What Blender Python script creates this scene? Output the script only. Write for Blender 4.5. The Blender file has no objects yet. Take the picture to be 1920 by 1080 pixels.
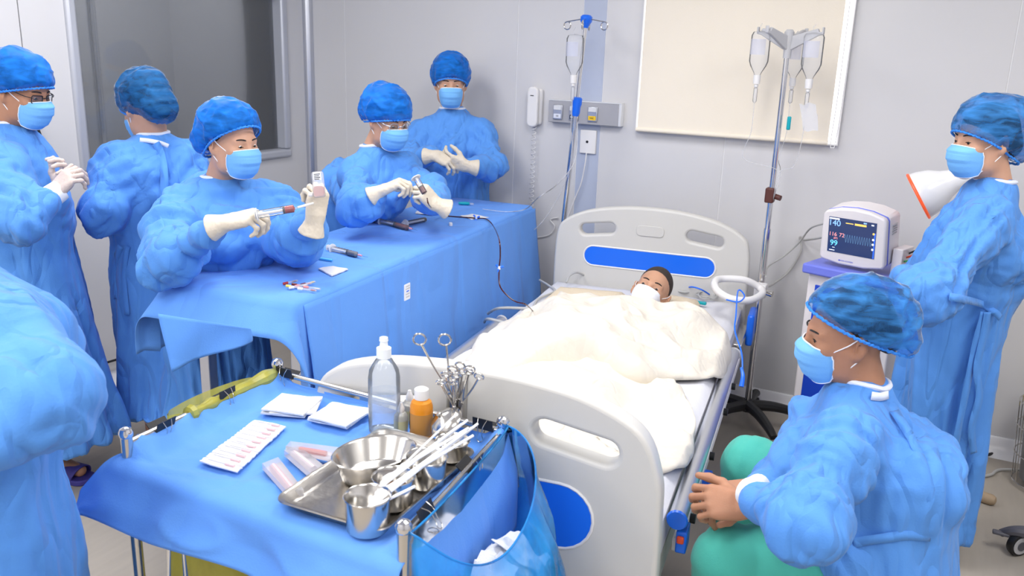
import bpy, bmesh, math
import numpy as np
from mathutils import Matrix, Vector

SC = bpy.context.scene
COL = SC.collection
# ------------------------------------------------------------------ camera
F_PX = 1600.0; PITCH = math.radians(15.4); ROLL = math.radians(1.9); YAW = math.radians(27.2); CAM_H = 1.66
FW = np.array([-math.sin(YAW)*math.cos(PITCH), math.cos(YAW)*math.cos(PITCH), -math.sin(PITCH)])
_r0 = np.array([math.cos(YAW), math.sin(YAW), 0.0]); _u0 = np.cross(_r0, FW)
RT = _r0*math.cos(ROLL) + _u0*math.sin(ROLL)
UP = np.cross(RT, FW)
CAM = np.array([0.0, 0.0, CAM_H])
cam_data = bpy.data.cameras.new('camera'); cam = bpy.data.objects.new('camera', cam_data); COL.objects.link(cam)
cam_data.sensor_width = 36.0; cam_data.lens = F_PX/1920*36.0; cam_data.clip_start = 0.05
m = Matrix.Identity(4)
for i in range(3):
    m[i][0] = RT[i]; m[i][1] = UP[i]; m[i][2] = -FW[i]; m[i][3] = CAM[i]
cam.matrix_world = m
cam_data.dof.use_dof = True; cam_data.dof.focus_distance = 2.75; cam_data.dof.aperture_fstop = 6.3
SC.camera = cam
# ------------------------------------------------------------------ world, exposure
world = bpy.data.worlds.new('world'); SC.world = world; world.use_nodes = True
world.node_tree.nodes['Background'].inputs[0].default_value = (0.75, 0.85, 1.0, 1)
world.node_tree.nodes['Background'].inputs[1].default_value = 0.3
SC.view_settings.view_transform = 'Standard'; SC.view_settings.look = 'None'
SC.view_settings.exposure = 0.0; SC.view_settings.gamma = 1.0; SC.view_settings.use_curve_mapping = False
# ------------------------------------------------------------------ ceiling lamps (light of the room)
CEIL = 2.65
LAMPS = [(-2.55, 0.2), (-2.55, 2.2), (-0.9, 0.0), (-0.9, 2.3), (0.9, 0.2), (0.9, 2.2), (-0.9, -1.3), (-2.55, -1.3)]
LAMP_W = 27.0
def lamp_light(x, y):
    ld = bpy.data.lights.new('ceiling_lamp_light', 'AREA'); ld.shape = 'RECTANGLE'; ld.size = 0.56; ld.size_y = 1.1
    ld.energy = LAMP_W; ld.color = (1.0, 0.985, 0.97)
    lo = bpy.data.objects.new('ceiling_lamp_light', ld); COL.objects.link(lo); lo.location = (x, y, CEIL-0.035)
    return lo
for _x, _y in LAMPS: lamp_light(_x, _y)

# ------------------------------------------------------------------ pixel helpers
def ray(x, y): return FW + RT*((x-960)/F_PX) - UP*((y-540)/F_PX)
def at(x, y, d): return CAM + ray(x, y)*d
def onz(x, y, z): r = ray(x, y); return CAM + r*((z-CAM_H)/r[2])
def ony(x, y, Y): r = ray(x, y); return CAM + r*(Y/r[1])
def onx(x, y, X): r = ray(x, y); return CAM + r*(X/r[0])
def V(*a): return np.array(a, float)
def nrm(v): v = np.asarray(v, float); return v/np.linalg.norm(v)
def D(x, y, z): return nrm(RT*x + UP*y - FW*z)      # image right, image up, toward the lens
def lerp(a, b, t): return np.asarray(a, float)*(1-t) + np.asarray(b, float)*t

# ------------------------------------------------------------------ noise
_rng = np.random.default_rng(7); _T = _rng.random((32, 32, 32)).astype(np.float32)
def noise(P):
    P = np.asarray(P, np.float32); i = np.floor(P).astype(int); f = P-i; f = f*f*(3-2*f); i &= 31; j = (i+1) & 31
    x0, y0, z0 = i.T; x1, y1, z1 = j.T; fx, fy, fz = f.T
    c = lambda a, b, d: _T[a, b, d]
    a0 = (c(x0,y0,z0)*(1-fx)+c(x1,y0,z0)*fx)*(1-fy)+(c(x0,y1,z0)*(1-fx)+c(x1,y1,z0)*fx)*fy
    a1 = (c(x0,y0,z1)*(1-fx)+c(x1,y0,z1)*fx)*(1-fy)+(c(x0,y1,z1)*(1-fx)+c(x1,y1,z1)*fx)*fy
    return a0*(1-fz)+a1*fz
def ridge(P):
    return 1-np.abs(2*noise(P)-1)
# ------------------------------------------------------------------ materials
MATS = {}
def mat(name, color=(.8,.8,.8), rough=.5, metal=0.0, spec=0.5, trans=0.0, alpha=None, emit=None, estr=0, sss=0, coat=0, sheen=0,
        noise_amt=0, noise_scale=30, color2=None, bump=0, bump_scale=60, bump_stretch=None, ior=1.45):
    if name in MATS: return MATS[name]
    m = bpy.data.materials.new(name); m.use_nodes = True; nt = m.node_tree; b = nt.nodes['Principled BSDF']; L = nt.links
    b.inputs['Base Color'].default_value = (*color, 1); b.inputs['Roughness'].default_value = rough
    b.inputs['Metallic'].default_value = metal; b.inputs['Specular IOR Level'].default_value = spec
    b.inputs['Transmission Weight'].default_value = trans; b.inputs['IOR'].default_value = ior
    b.inputs['Coat Weight'].default_value = coat; b.inputs['Sheen Weight'].default_value = sheen
    if sss: b.inputs['Subsurface Weight'].default_value = sss; b.inputs['Subsurface Radius'].default_value = (.012, .005, .003); b.inputs['Subsurface Scale'].default_value = 1.0
    if emit: b.inputs['Emission Color'].default_value = (*emit, 1); b.inputs['Emission Strength'].default_value = estr
    if noise_amt or bump or alpha is not None:
        tc = nt.nodes.new('ShaderNodeTexCoord')
    if noise_amt:
        n = nt.nodes.new('ShaderNodeTexNoise'); n.inputs['Scale'].default_value = noise_scale; n.inputs['Detail'].default_value = 5
        L.new(tc.outputs['Object'], n.inputs['Vector'])
        mx = nt.nodes.new('ShaderNodeMix'); mx.data_type = 'RGBA'
        mx.inputs[6].default_value = (*color, 1)
        mx.inputs[7].default_value = (*(color2 or tuple(c*(1-noise_amt) for c in color)), 1)
        L.new(n.outputs['Fac'], mx.inputs[0]); L.new(mx.outputs[2], b.inputs['Base Color'])
    if bump:
        n = nt.nodes.new('ShaderNodeTexNoise'); n.inputs['Scale'].default_value = bump_scale; n.inputs['Detail'].default_value = 4
        v = tc.outputs['Object']
        if bump_stretch:
            mp = nt.nodes.new('ShaderNodeMapping'); mp.inputs['Scale'].default_value = bump_stretch; L.new(v, mp.inputs['Vector']); v = mp.outputs['Vector']
        L.new(v, n.inputs['Vector'])
        bp = nt.nodes.new('ShaderNodeBump'); bp.inputs['Strength'].default_value = bump; bp.inputs['Distance'].default_value = .01
        L.new(n.outputs['Fac'], bp.inputs['Height']); L.new(bp.outputs['Normal'], b.inputs['Normal'])
    if alpha is not None: b.inputs['Alpha'].default_value = alpha
    MATS[name] = m; return m
def film(name, color, density, gloss_rough=.08, ior=1.4, vary=0, vary_scale=20, stretch=(1,1,1), ridged=False):
    """thin see-through sheet: transparent mixed with diffuse+translucent and a sharp gloss"""
    if name in MATS: return MATS[name]
    m = bpy.data.materials.new(name); m.use_nodes = True; nt = m.node_tree; L = nt.links; nt.nodes.clear()
    out = nt.nodes.new('ShaderNodeOutputMaterial'); tr = nt.nodes.new('ShaderNodeBsdfTransparent'); tr.inputs[0].default_value = (*[min(1, .55+.45*c) for c in color], 1)
    df = nt.nodes.new('ShaderNodeBsdfDiffuse'); df.inputs[0].default_value = (*color, 1)
    tl = nt.nodes.new('ShaderNodeBsdfTranslucent'); tl.inputs[0].default_value = (*color, 1)
    m0 = nt.nodes.new('ShaderNodeMixShader'); m0.inputs[0].default_value = .35; L.new(df.outputs[0], m0.inputs[1]); L.new(tl.outputs[0], m0.inputs[2])
    m1 = nt.nodes.new('ShaderNodeMixShader'); m1.inputs[0].default_value = density
    L.new(tr.outputs[0], m1.inputs[1]); L.new(m0.outputs[0], m1.inputs[2])
    if vary:
        tc = nt.nodes.new('ShaderNodeTexCoord'); mp = nt.nodes.new('ShaderNodeMapping'); mp.inputs['Scale'].default_value = stretch
        n = nt.nodes.new('ShaderNodeTexNoise'); n.inputs['Scale'].default_value = vary_scale; n.inputs['Detail'].default_value = 6
        n.inputs['Distortion'].default_value = .6
        L.new(tc.outputs['Object'], mp.inputs[0]); L.new(mp.outputs[0], n.inputs['Vector'])
        if ridged: n.noise_type = 'RIDGED_MULTIFRACTAL'; n.inputs['Detail'].default_value = 3
        mr = nt.nodes.new('ShaderNodeMapRange'); mr.inputs[1].default_value = .35 if not ridged else .25; mr.inputs[2].default_value = .68 if not ridged else 1.05
        mr.inputs[3].default_value = density-vary; mr.inputs[4].default_value = min(1, density+vary)
        L.new(n.outputs['Fac'], mr.inputs[0]); L.new(mr.outputs[0], m1.inputs[0])
    gl = nt.nodes.new('ShaderNodeBsdfGlossy'); gl.inputs['Roughness'].default_value = gloss_rough
    fr = nt.nodes.new('ShaderNodeFresnel'); fr.inputs[0].default_value = ior
    m2 = nt.nodes.new('ShaderNodeMixShader'); L.new(fr.outputs[0], m2.inputs[0]); L.new(m1.outputs[0], m2.inputs[1]); L.new(gl.outputs[0], m2.inputs[2])
    L.new(m2.outputs[0], out.inputs[0]); MATS[name] = m; return m

GOWN = mat('gown_blue', (.100,.305,.77), .72, spec=.25, sheen=.1, noise_amt=.12, noise_scale=6, color2=(.085,.272,.71), bump=.12, bump_scale=220)
DRAPE = mat('drape_blue', (.118,.335,.85), .75, spec=.22, sheen=.1, noise_amt=.1, noise_scale=4, color2=(.12,.31,.80), bump=.1, bump_scale=260)
def creases(m_, scale, strength, dist=.012, rot=(.5,.4,.7), stretch=(1,1,.3)):
    """sharp V-shaped cloth creases as fine relief: |2n-1| of stretched noise at two angles"""
    nt = m_.node_tree; L = nt.links; b = nt.nodes['Principled BSDF']; tc = nt.nodes.new('ShaderNodeTexCoord')
    old = b.inputs['Normal'].links[0].from_socket if b.inputs['Normal'].links else None
    for k, (rt, sc) in enumerate(((rot, scale), ((-rot[0], rot[1]*-.7, rot[2]+1.4), scale*1.7))):
        mp = nt.nodes.new('ShaderNodeMapping'); mp.inputs['Rotation'].default_value = rt; mp.inputs['Scale'].default_value = stretch; mp.inputs['Location'].default_value = (k*3.1, k*1.7, 0)
        n = nt.nodes.new('ShaderNodeTexNoise'); n.inputs['Scale'].default_value = sc; n.inputs['Detail'].default_value = 1.0; n.inputs['Distortion'].default_value = .4
        L.new(tc.outputs['Object'], mp.inputs['Vector']); L.new(mp.outputs['Vector'], n.inputs['Vector'])
        ma = nt.nodes.new('ShaderNodeMath'); ma.operation = 'MULTIPLY_ADD'; ma.inputs[1].default_value = 2; ma.inputs[2].default_value = -1; L.new(n.outputs['Fac'], ma.inputs[0])
        ab = nt.nodes.new('ShaderNodeMath'); ab.operation = 'ABSOLUTE'; L.new(ma.outputs[0], ab.inputs[0])
        cl = nt.nodes.new('ShaderNodeMath'); cl.operation = 'MINIMUM'; cl.inputs[1].default_value = .16; L.new(ab.outputs[0], cl.inputs[0])
        bp = nt.nodes.new('ShaderNodeBump'); bp.inputs['Strength'].default_value = strength*(1 if k == 0 else .7); bp.inputs['Distance'].default_value = dist; L.new(cl.outputs[0], bp.inputs['Height'])
        if old is not None: L.new(old, bp.inputs['Normal'])
        old = bp.outputs['Normal']
    L.new(old, b.inputs['Normal'])
creases(GOWN, 7.0, .7, .05); creases(DRAPE, 2.6, .5, .05)
TRIM = mat('white_binding', (.75,.80,.92), .8)
SKIN = mat('skin_light', (.60,.35,.24), .5, spec=.35, sss=.12, noise_amt=.1, noise_scale=40, color2=(.55,.30,.20), bump=.05, bump_scale=250)
SKIN2 = mat('skin_tan', (.46,.235,.145), .5, spec=.35, sss=.12, noise_amt=.1, noise_scale=40, color2=(.41,.20,.12), bump=.06, bump_scale=250)
HAIR = mat('hair_black', (.012,.011,.012), .5, bump=.5, bump_scale=120, bump_stretch=(4,1,1))
CAPM = film('cap_nonwoven', (.02,.25,.90), .78, .5, ior=1.15, vary=.22, vary_scale=17, stretch=(.8,1.6,3.0))
CAPD = film('cap_nonwoven_sheer', (.07,.34,.85), .52, .5, ior=1.15, vary=.34, vary_scale=15, stretch=(.8,1.6,3.4))
BAND = mat('cap_elastic', (.04,.27,.85), .8, bump=.6, bump_scale=160)
MASK = mat('mask_blue', (.20,.50,.92), .8, spec=.2, noise_amt=.06, noise_scale=10, bump=.15, bump_scale=400)
MASKW = mat('mask_white', (.85,.87,.92), .8)
STRAP = mat('ear_loop', (.9,.9,.92), .8)
GLOVE = mat('glove_latex', (.70,.63,.53), .42, spec=.4, noise_amt=.1, noise_scale=50, color2=(.63,.56,.45), bump=.25, bump_scale=70)
GLOVE2 = mat('glove_latex_grey', (.60,.50,.46), .42, spec=.4, noise_amt=.1, noise_scale=50, bump=.25, bump_scale=70)
EYEW = mat('eye_white', (.75,.72,.70), .15)
EYED = mat('eye_dark', (.015,.01,.008), .15)
BLACK = mat('black_plastic', (.015,.015,.017), .4)
WHITEP = mat('white_plastic', (.80,.79,.79), .4, noise_amt=.02, noise_scale=8)
CREAMP = mat('bed_plastic', (.60,.59,.565), .38, noise_amt=.02, noise_scale=5)
BLUEP = mat('blue_plastic', (.01,.15,.83), .3)
GREYP = mat('grey_plastic', (.5,.5,.52), .45)
STEEL = mat('steel', (.62,.60,.57), .2, metal=1.0)
STEELB = mat('steel_brushed', (.50,.47,.43), .28, metal=1.0, bump=.1, bump_scale=60, bump_stretch=(1,1,12))
CHROME = mat('chrome', (.72,.72,.74), .08, metal=1.0)
ALU = mat('aluminium', (.60,.62,.68), .33, metal=.9)
CLEAR = film('clear_plastic', (.95,.96,.98), .16, .06, ior=1.25)
CLEARB = film('clear_plastic_soft', (.94,.95,.98), .34, .1, ior=1.25)
WATER = mat('clear_liquid', (.95,.97,1), .02, trans=1.0, ior=1.33)
CLOTHW = mat('sheet_white', (.68,.68,.72), .85, spec=.15, bump=.15, bump_scale=90)
CREAM = mat('blanket_cream', (.72,.68,.61), .9, spec=.12, sheen=.05, noise_amt=.08, noise_scale=3, color2=(.71,.65,.56), bump=.2, bump_scale=60)
creases(CREAM, 8.0, .35, .03)
BEIGE = mat('towel_beige', (.80,.68,.50), .95, bump=.5, bump_scale=220)
SCRUB = mat('scrub_green', (.075,.46,.38), .8, spec=.2, sheen=.15, noise_amt=.08, noise_scale=8, bump=.12, bump_scale=300)
GAUZE = mat('gauze', (.78,.78,.80), .9, bump=.35, bump_scale=350)
BLOOD = mat('blood', (.13,.004,.005), .2)
BLOODL = mat('blood_light', (.42,.012,.018), .2)
ORANGE = mat('iodine_orange', (.72,.26,.015), .35)
REDP = mat('red_plastic', (.75,.08,.03), .35)
TEAL = mat('teal_plastic', (.0,.35,.42), .35)
PURPLE = mat('slipper_purple', (.055,.045,.27), .6)

# ------------------------------------------------------------------ object helpers
ORI = {}
def new_obj(name, me, parent=None, loc=None):
    o = bpy.data.objects.new(name, me); COL.objects.link(o)
    if parent is not None:
        o.parent = parent; ORI[o] = ORI[parent]
    else:
        o.location = loc if loc is not None else (0,0,0); ORI[o] = np.array(o.location, float)
    return o
def tag(o, label, cat, group=None):
    o['label'] = label; o['category'] = cat
    if group: o['group'] = group
    return o
def thing(name, label, cat, loc, group=None):
    o = bpy.data.objects.new(name, None); COL.objects.link(o); o.location = tuple(float(c) for c in loc); o.empty_display_size = .05
    ORI[o] = np.array(loc, float); return tag(o, label, cat, group)
def struct(o): o['kind'] = 'structure'; return o

class MB:
    def __init__(s): s.v = []; s.f = []; s.n = 0; s.mi = []; s.cur = 0
    def add(s, verts, faces):
        verts = np.asarray(verts, float).reshape(-1, 3); s.v.append(verts)
        for f in faces: s.f.append(tuple(int(i)+s.n for i in f)); s.mi.append(s.cur)
        s.n += len(verts); return s
    def box(s, lo, hi, M=None, o=None):
        lo = np.asarray(lo, float); hi = np.asarray(hi, float)
        v = np.array([[(lo, hi)[(i >> k) & 1][k] for k in range(3)] for i in range(8)])
        if M is not None: v = v @ np.asarray(M).T
        if o is not None: v = v + np.asarray(o)
        return s.add(v, [(0,2,3,1),(4,5,7,6),(0,1,5,4),(2,6,7,3),(0,4,6,2),(1,3,7,5)])
    def tube(s, path, r, n=8, cap=True, closed=False):
        P = np.asarray(path, float); k = len(P); r = np.broadcast_to(np.asarray(r, float), (k,))
        T = np.roll(P, -1, 0)-np.roll(P, 1, 0) if closed else np.gradient(P, axis=0)
        T /= np.linalg.norm(T, axis=1)[:, None]+1e-12
        a = np.array([0,0,1.]) if abs(T[0][2]) < .9 else np.array([1.,0,0])
        u = nrm(np.cross(T[0], a)); vs = []
        for i in range(k):
            u = u-T[i]*(u@T[i]); u = nrm(u); w = np.cross(T[i], u)
            an = np.arange(n)*2*math.pi/n
            vs.append(P[i]+r[i]*(np.cos(an)[:, None]*u+np.sin(an)[:, None]*w))
        fs = []
        for i in range(k if closed else k-1):
            for j in range(n):
                i2 = (i+1) % k; fs.append((i*n+j, i*n+(j+1) % n, i2*n+(j+1) % n, i2*n+j))
        if cap and not closed: fs += [tuple(range(n))[::-1], tuple((k-1)*n+j for j in range(n))]
        return s.add(np.concatenate(vs), fs)
    def cyl(s, a, b, r1, r2=None, n=16): return s.tube([a, b], [r1, r1 if r2 is None else r2], n)
    def lathe(s, prof, o=(0,0,0), axis=(0,0,1), n=24, cap=True):
        axis = nrm(axis); a = np.array([1.,0,0]) if abs(axis[0]) < .9 else np.array([0,1.,0])
        u = nrm(np.cross(axis, a)); w = np.cross(axis, u); an = np.arange(n)*2*math.pi/n; o = np.asarray(o, float)
        vs = [o+axis*h+r*(np.cos(an)[:, None]*u+np.sin(an)[:, None]*w) for r, h in prof]
        fs = [(i*n+j, i*n+(j+1) % n, (i+1)*n+(j+1) % n, (i+1)*n+j) for i in range(len(prof)-1) for j in range(n)]
        if cap: fs += [tuple(range(n))[::-1], tuple((len(prof)-1)*n+j for j in range(n))]
        return s.add(np.concatenate(vs), fs)
    def grid(s, G, closed=False):
        G = np.asarray(G, float); a, b = G.shape[:2]
        fs = [(i*b+j, i*b+(j+1) % b, (i+1)*b+(j+1) % b, (i+1)*b+j) for i in range(a-1) for j in range(b if closed else b-1)]
        return s.add(G.reshape(-1, 3), fs)
    def prism(s, pts2, M, o, h):
        """outline in local xy extruded 0..h along local z; M columns = axes"""
        p = np.asarray(pts2, float); k = len(p)
        v = np.concatenate([np.c_[p, np.zeros(k)], np.c_[p, np.full(k, h)]]) @ np.asarray(M).T + np.asarray(o)
        fs = [(i, (i+1) % k, k+(i+1) % k, k+i) for i in range(k)]+[tuple(range(k))[::-1], tuple(range(k, 2*k))]
        return s.add(v, fs)
    def sphere(s, c, r, nu=16, nv=10):
        r = np.broadcast_to(np.asarray(r, float), (3,)); th = np.linspace(0.02, math.pi-.02, nv); an = np.arange(nu)*2*math.pi/nu
        G = np.stack([np.sin(th)[:, None]*np.cos(an), np.sin(th)[:, None]*np.sin(an), np.repeat(np.cos(th)[:, None], nu, 1)], -1)*r+np.asarray(c)
        s.grid(G, True); n0 = s.n-nu*nv
        s.f += [tuple(n0+j for j in range(nu)), tuple(n0+(nv-1)*nu+j for j in range(nu))[::-1]]; s.mi += [s.cur]*2
        return s
    def obj(s, name, mats, parent=None, smooth=True, bevel=0, seg=2, loc=None, solid=0, sub=0, label=None, angle=35):
        vv = np.concatenate(s.v)
        if parent is not None: o_ = ORI[parent]
        else: o_ = np.array([vv[:, 0].mean(), vv[:, 1].mean(), vv[:, 2].min()]) if loc is None else np.asarray(loc, float)
        me = bpy.data.meshes.new(name); me.from_pydata((vv-o_).tolist(), [], s.f)
        if not isinstance(mats, (list, tuple)): mats = [mats]
        for m_ in mats: me.materials.append(m_)
        if len(mats) > 1: me.polygons.foreach_set('material_index', s.mi)
        bm = bmesh.new(); bm.from_mesh(me); bmesh.ops.recalc_face_normals(bm, faces=bm.faces); bm.to_mesh(me); bm.free()
        if smooth:
            me.polygons.foreach_set('use_smooth', [True]*len(me.polygons))
            if angle:
                me.set_sharp_from_angle(angle=math.radians(angle))
        o = new_obj(name, me, parent, o_)
        if bevel:
            b = o.modifiers.new('bevel', 'BEVEL'); b.width = bevel; b.segments = seg; b.limit_method = 'ANGLE'; b.angle_limit = math.radians(40)
            b.harden_normals = False
        if solid:
            d = o.modifiers.new('solid', 'SOLIDIFY'); d.thickness = solid; d.offset = 0
        if sub:
            d = o.modifiers.new('sub', 'SUBSURF'); d.levels = sub; d.render_levels = sub
        if label: o['label'] = label
        return o
def rrect(w, h, r, n=6):
    """rounded rectangle outline centred at 0"""
    r = min(r, w/2-1e-5, h/2-1e-5); out = []
    for cx, cy, a0 in ((w/2-r, h/2-r, 0), (-w/2+r, h/2-r, 90), (-w/2+r, -h/2+r, 180), (w/2-r, -h/2+r, 270)):
        for k in range(n+1):
            a = math.radians(a0+90*k/n); out.append((cx+r*math.cos(a), cy+r*math.sin(a)))
    return out
def smooth_path(pts, n=8, closed=False):
    P = np.asarray(pts, float); k = len(P); out = []
    for i in range(k if closed else k-1):
        p0 = P[(i-1) % k] if closed or i > 0 else P[0]; p1 = P[i]; p2 = P[(i+1) % k]; p3 = P[(i+2) % k] if closed or i+2 < k else P[-1]
        for t in np.arange(n)/n:
            out.append(.5*((2*p1)+(-p0+p2)*t+(2*p0-5*p1+4*p2-p3)*t*t+(-p0+3*p1-3*p2+p3)*t**3))
    if not closed: out.append(P[-1])
    return np.array(out)
def axes(z, x=None):
    """matrix with columns x,y,z from z direction and x hint"""
    z = nrm(z); x = np.asarray(x if x is not None else ((1,0,0) if abs(z[0]) < .9 else (0,1,0)), float)
    x = nrm(x-z*(x@z)); return np.stack([x, np.cross(z, x), z], 1)
def copy_tree(o, loc, rotz=0, label=None):
    c = o.copy(); COL.objects.link(c); c.location = tuple(loc); c.rotation_euler = (0, 0, rotz)
    if label: c['label'] = label
    def rec(src, dst):
        for ch in list(src.children):
            k = ch.copy(); COL.objects.link(k); k.parent = dst; rec(ch, k)
    rec(o, c); return c
# ------------------------------------------------------------------ implicit surfaces (bodies, gowns, gloves)
BIG = .3
class Prim:
    """elliptic capsule a->b; side axis s; (width, depth) at both ends; end rounding c"""
    def __init__(s, a, b, w0, d0, w1, d1, side=None, c0=None, c1=None, k=.03, op='u', fold=None):
        s.a = np.asarray(a, float); s.b = np.asarray(b, float); ax = s.b-s.a; s.L = np.linalg.norm(ax)
        if s.L < 1e-6: s.b = s.b+np.array([0,0,1e-4]); ax = s.b-s.a; s.L = 1e-4
        s.t = ax/s.L
        sd = np.asarray(side, float) if side is not None else (np.array([1.,0,0]) if abs(s.t[0]) < .8 else np.array([0,1.,0]))
        s.s = nrm(sd-s.t*(sd@s.t)); s.q = np.cross(s.t, s.s)
        s.w = (w0, w1); s.d = (d0, d1); s.c = (c0 if c0 is not None else min(w0, d0), c1 if c1 is not None else min(w1, d1)); s.k = k; s.op = op; s.fold = fold
        r = max(w0, d0, w1, d1, s.c[0], s.c[1]); s.lo = np.minimum(s.a, s.b)-r; s.hi = np.maximum(s.a, s.b)+r
    def local(s, P):
        q = P-s.a; t = q@s.t; return t, q@s.s, q@s.q
    def __call__(s, P):
        t, u, v = s.local(P); h = np.clip(t/s.L, 0, 1)
        w = s.w[0]+(s.w[1]-s.w[0])*h; d = s.d[0]+(s.d[1]-s.d[0])*h; e = t-h*s.L; c = np.where(e < 0, s.c[0], s.c[1])
        X = u/w; Y = v/d; Z = e/c
        k0 = np.sqrt(X*X+Y*Y+Z*Z)+1e-9; k1 = np.sqrt((X/w)**2+(Y/d)**2+(Z/c)**2)+1e-9
        return np.where(k0 < .15, -np.minimum(w, d)*.85, k0*(k0-1)/k1)
def cap_(a, b, r0, r1=None, k=.02, op='u', fold=None): r1 = r0 if r1 is None else r1; return Prim(a, b, r0, r0, r1, r1, k=k, op=op, fold=fold)
def ell_(c, r, M=None, k=.02, op='u'):
    M = np.eye(3) if M is None else M; c = np.asarray(c, float); z = M[:, 2]
    p = Prim(c-z*5e-4, c+z*5e-4, r[0], r[1], r[0], r[1], side=M[:, 0], c0=r[2], c1=r[2], k=k, op=op); return p
class Half:
    """keeps the side where (p-o).n > 0"""
    def __init__(s, o, n, k=.004): s.o = np.asarray(o, float); s.n = nrm(n); s.k = k; s.op = 'i'; s.lo = np.full(3, -99.); s.hi = np.full(3, 99.)
    def __call__(s, P): return -((P-s.o)@s.n)
def field(prims, P):
    d = np.full(len(P), BIG)
    for p in prims:
        if p.op == 'i':
            e = p(P); k = p.k; h = np.maximum(k-np.abs(d-e), 0)/k; d = np.maximum(d, e)+h*h*k*.25; continue
        m_ = np.all((P > p.lo-.07) & (P < p.hi+.07), axis=1)
        if not m_.any(): continue
        e = p(P[m_]); c = d[m_]; k = p.k
        if p.op == 'u': h = np.maximum(k-np.abs(c-e), 0)/k; d[m_] = np.minimum(c, e)-h*h*k*.25
        else: e = -e; h = np.maximum(k-np.abs(c-e), 0)/k; d[m_] = np.maximum(c, e)+h*h*k*.25
    return d
def polygonize(prims, h, pad=.03):
    us = [p for p in prims if p.op == 'u']
    lo = np.min([p.lo for p in us], 0)-pad; hi = np.max([p.hi for p in us], 0)+pad
    B = 4; nb = np.ceil((hi-lo)/(h*B)).astype(int)+1
    cg = np.stack(np.meshgrid(*[np.arange(n) for n in nb], indexing='ij'), -1).reshape(-1, 3)
    cc = lo+(cg+.5)*h*B; dc = field(prims, cc); act = np.abs(dc) < h*B*1.7+.004
    n = nb*B+1; Gd = np.empty(n, np.float32)
    Gd[:] = BIG
    full = np.repeat(np.repeat(np.repeat(dc.reshape(nb), B, 0), B, 1), B, 2); Gd[:-1, :-1, :-1] = full
    ac = cg[act]; off = np.stack(np.meshgrid(*[np.arange(B+1)]*3, indexing='ij'), -1).reshape(-1, 3)
    idx = (ac[:, None, :]*B+off[None]).reshape(-1, 3); flat = np.unique(np.ravel_multi_index(idx.T, n))
    ijk = np.stack(np.unravel_index(flat, n), 1)
    Gd.reshape(-1)[flat] = field(prims, lo+ijk*h)
    S = Gd < 0
    # cells with a sign change
    cnt = np.zeros(n-1, np.int8)
    for a in (0,1):
        for b in (0,1):
            for c in (0,1): cnt += S[a:n[0]-1+a, b:n[1]-1+b, c:n[2]-1+c]
    mix = (cnt > 0) & (cnt < 8); ci = np.argwhere(mix); cid = np.full(n-1, -1, np.int32); cid[mix] = np.arange(len(ci))
    acc = np.zeros((len(ci), 3)); num = np.zeros(len(ci))
    corners = [(a, b, c) for a in (0,1) for b in (0,1) for c in (0,1)]
    for c0 in corners:
        for ax in range(3):
            if c0[ax]: continue
            c1 = list(c0); c1[ax] = 1
            v0 = Gd[tuple((ci+c0).T)]; v1 = Gd[tuple((ci+c1).T)]; x = (v0 < 0) != (v1 < 0)
            t = np.where(x, v0/(v0-v1+1e-12*(v0 == v1)), 0)
            p = np.array(c0, float)[None].repeat(len(ci), 0); p[:, ax] = t
            acc[x] += p[x]; num[x] += 1
    Vt = lo+(ci+acc/num[:, None])*h
    faces = []
    for ax in range(3):
        b, c = (ax+1) % 3, (ax+2) % 3
        s0 = [slice(None)]*3; s1 = [slice(None)]*3; s0[ax] = slice(0, -1); s1[ax] = slice(1, None)
        ch = S[tuple(s0)] != S[tuple(s1)]; e = np.argwhere(ch)
        ok = (e[:, b] > 0) & (e[:, c] > 0) & (e[:, b] < n[b]-1) & (e[:, c] < n[c]-1); e = e[ok]
        ins = S[tuple(e.T)]
        q = []
        for db, dc_ in ((-1,-1),(0,-1),(0,0),(-1,0)):
            g = e.copy(); g[:, b] += db; g[:, c] += dc_; q.append(cid[tuple(g.T)])
        q = np.stack(q, 1); q[~ins] = q[~ins][:, ::-1]; faces.append(q)
    Fc = np.concatenate(faces); Fc = Fc[(Fc >= 0).all(1)]
    return Vt, Fc
def vnormals(Vt, Fc):
    a = Vt[Fc[:, 2]]-Vt[Fc[:, 0]]; b = Vt[Fc[:, 3]]-Vt[Fc[:, 1]]; fn = np.cross(a, b); N = np.zeros_like(Vt)
    for i in range(4): np.add.at(N, Fc[:, i], fn)
    return N/(np.linalg.norm(N, axis=1)[:, None]+1e-12)
def relax(Vt, Fc, it=1, lam=.5):
    for _ in range(it):
        A = np.zeros_like(Vt); c = np.zeros(len(Vt))
        for i in range(4):
            np.add.at(A, Fc[:, i], Vt[Fc[:, (i+1) % 4]]); np.add.at(c, Fc[:, i], 1)
            np.add.at(A, Fc[:, (i+1) % 4], Vt[Fc[:, i]]); np.add.at(c, Fc[:, (i+1) % 4], 1)
        Vt = Vt*(1-lam)+lam*A/np.maximum(c, 1)[:, None]
    return Vt
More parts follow.
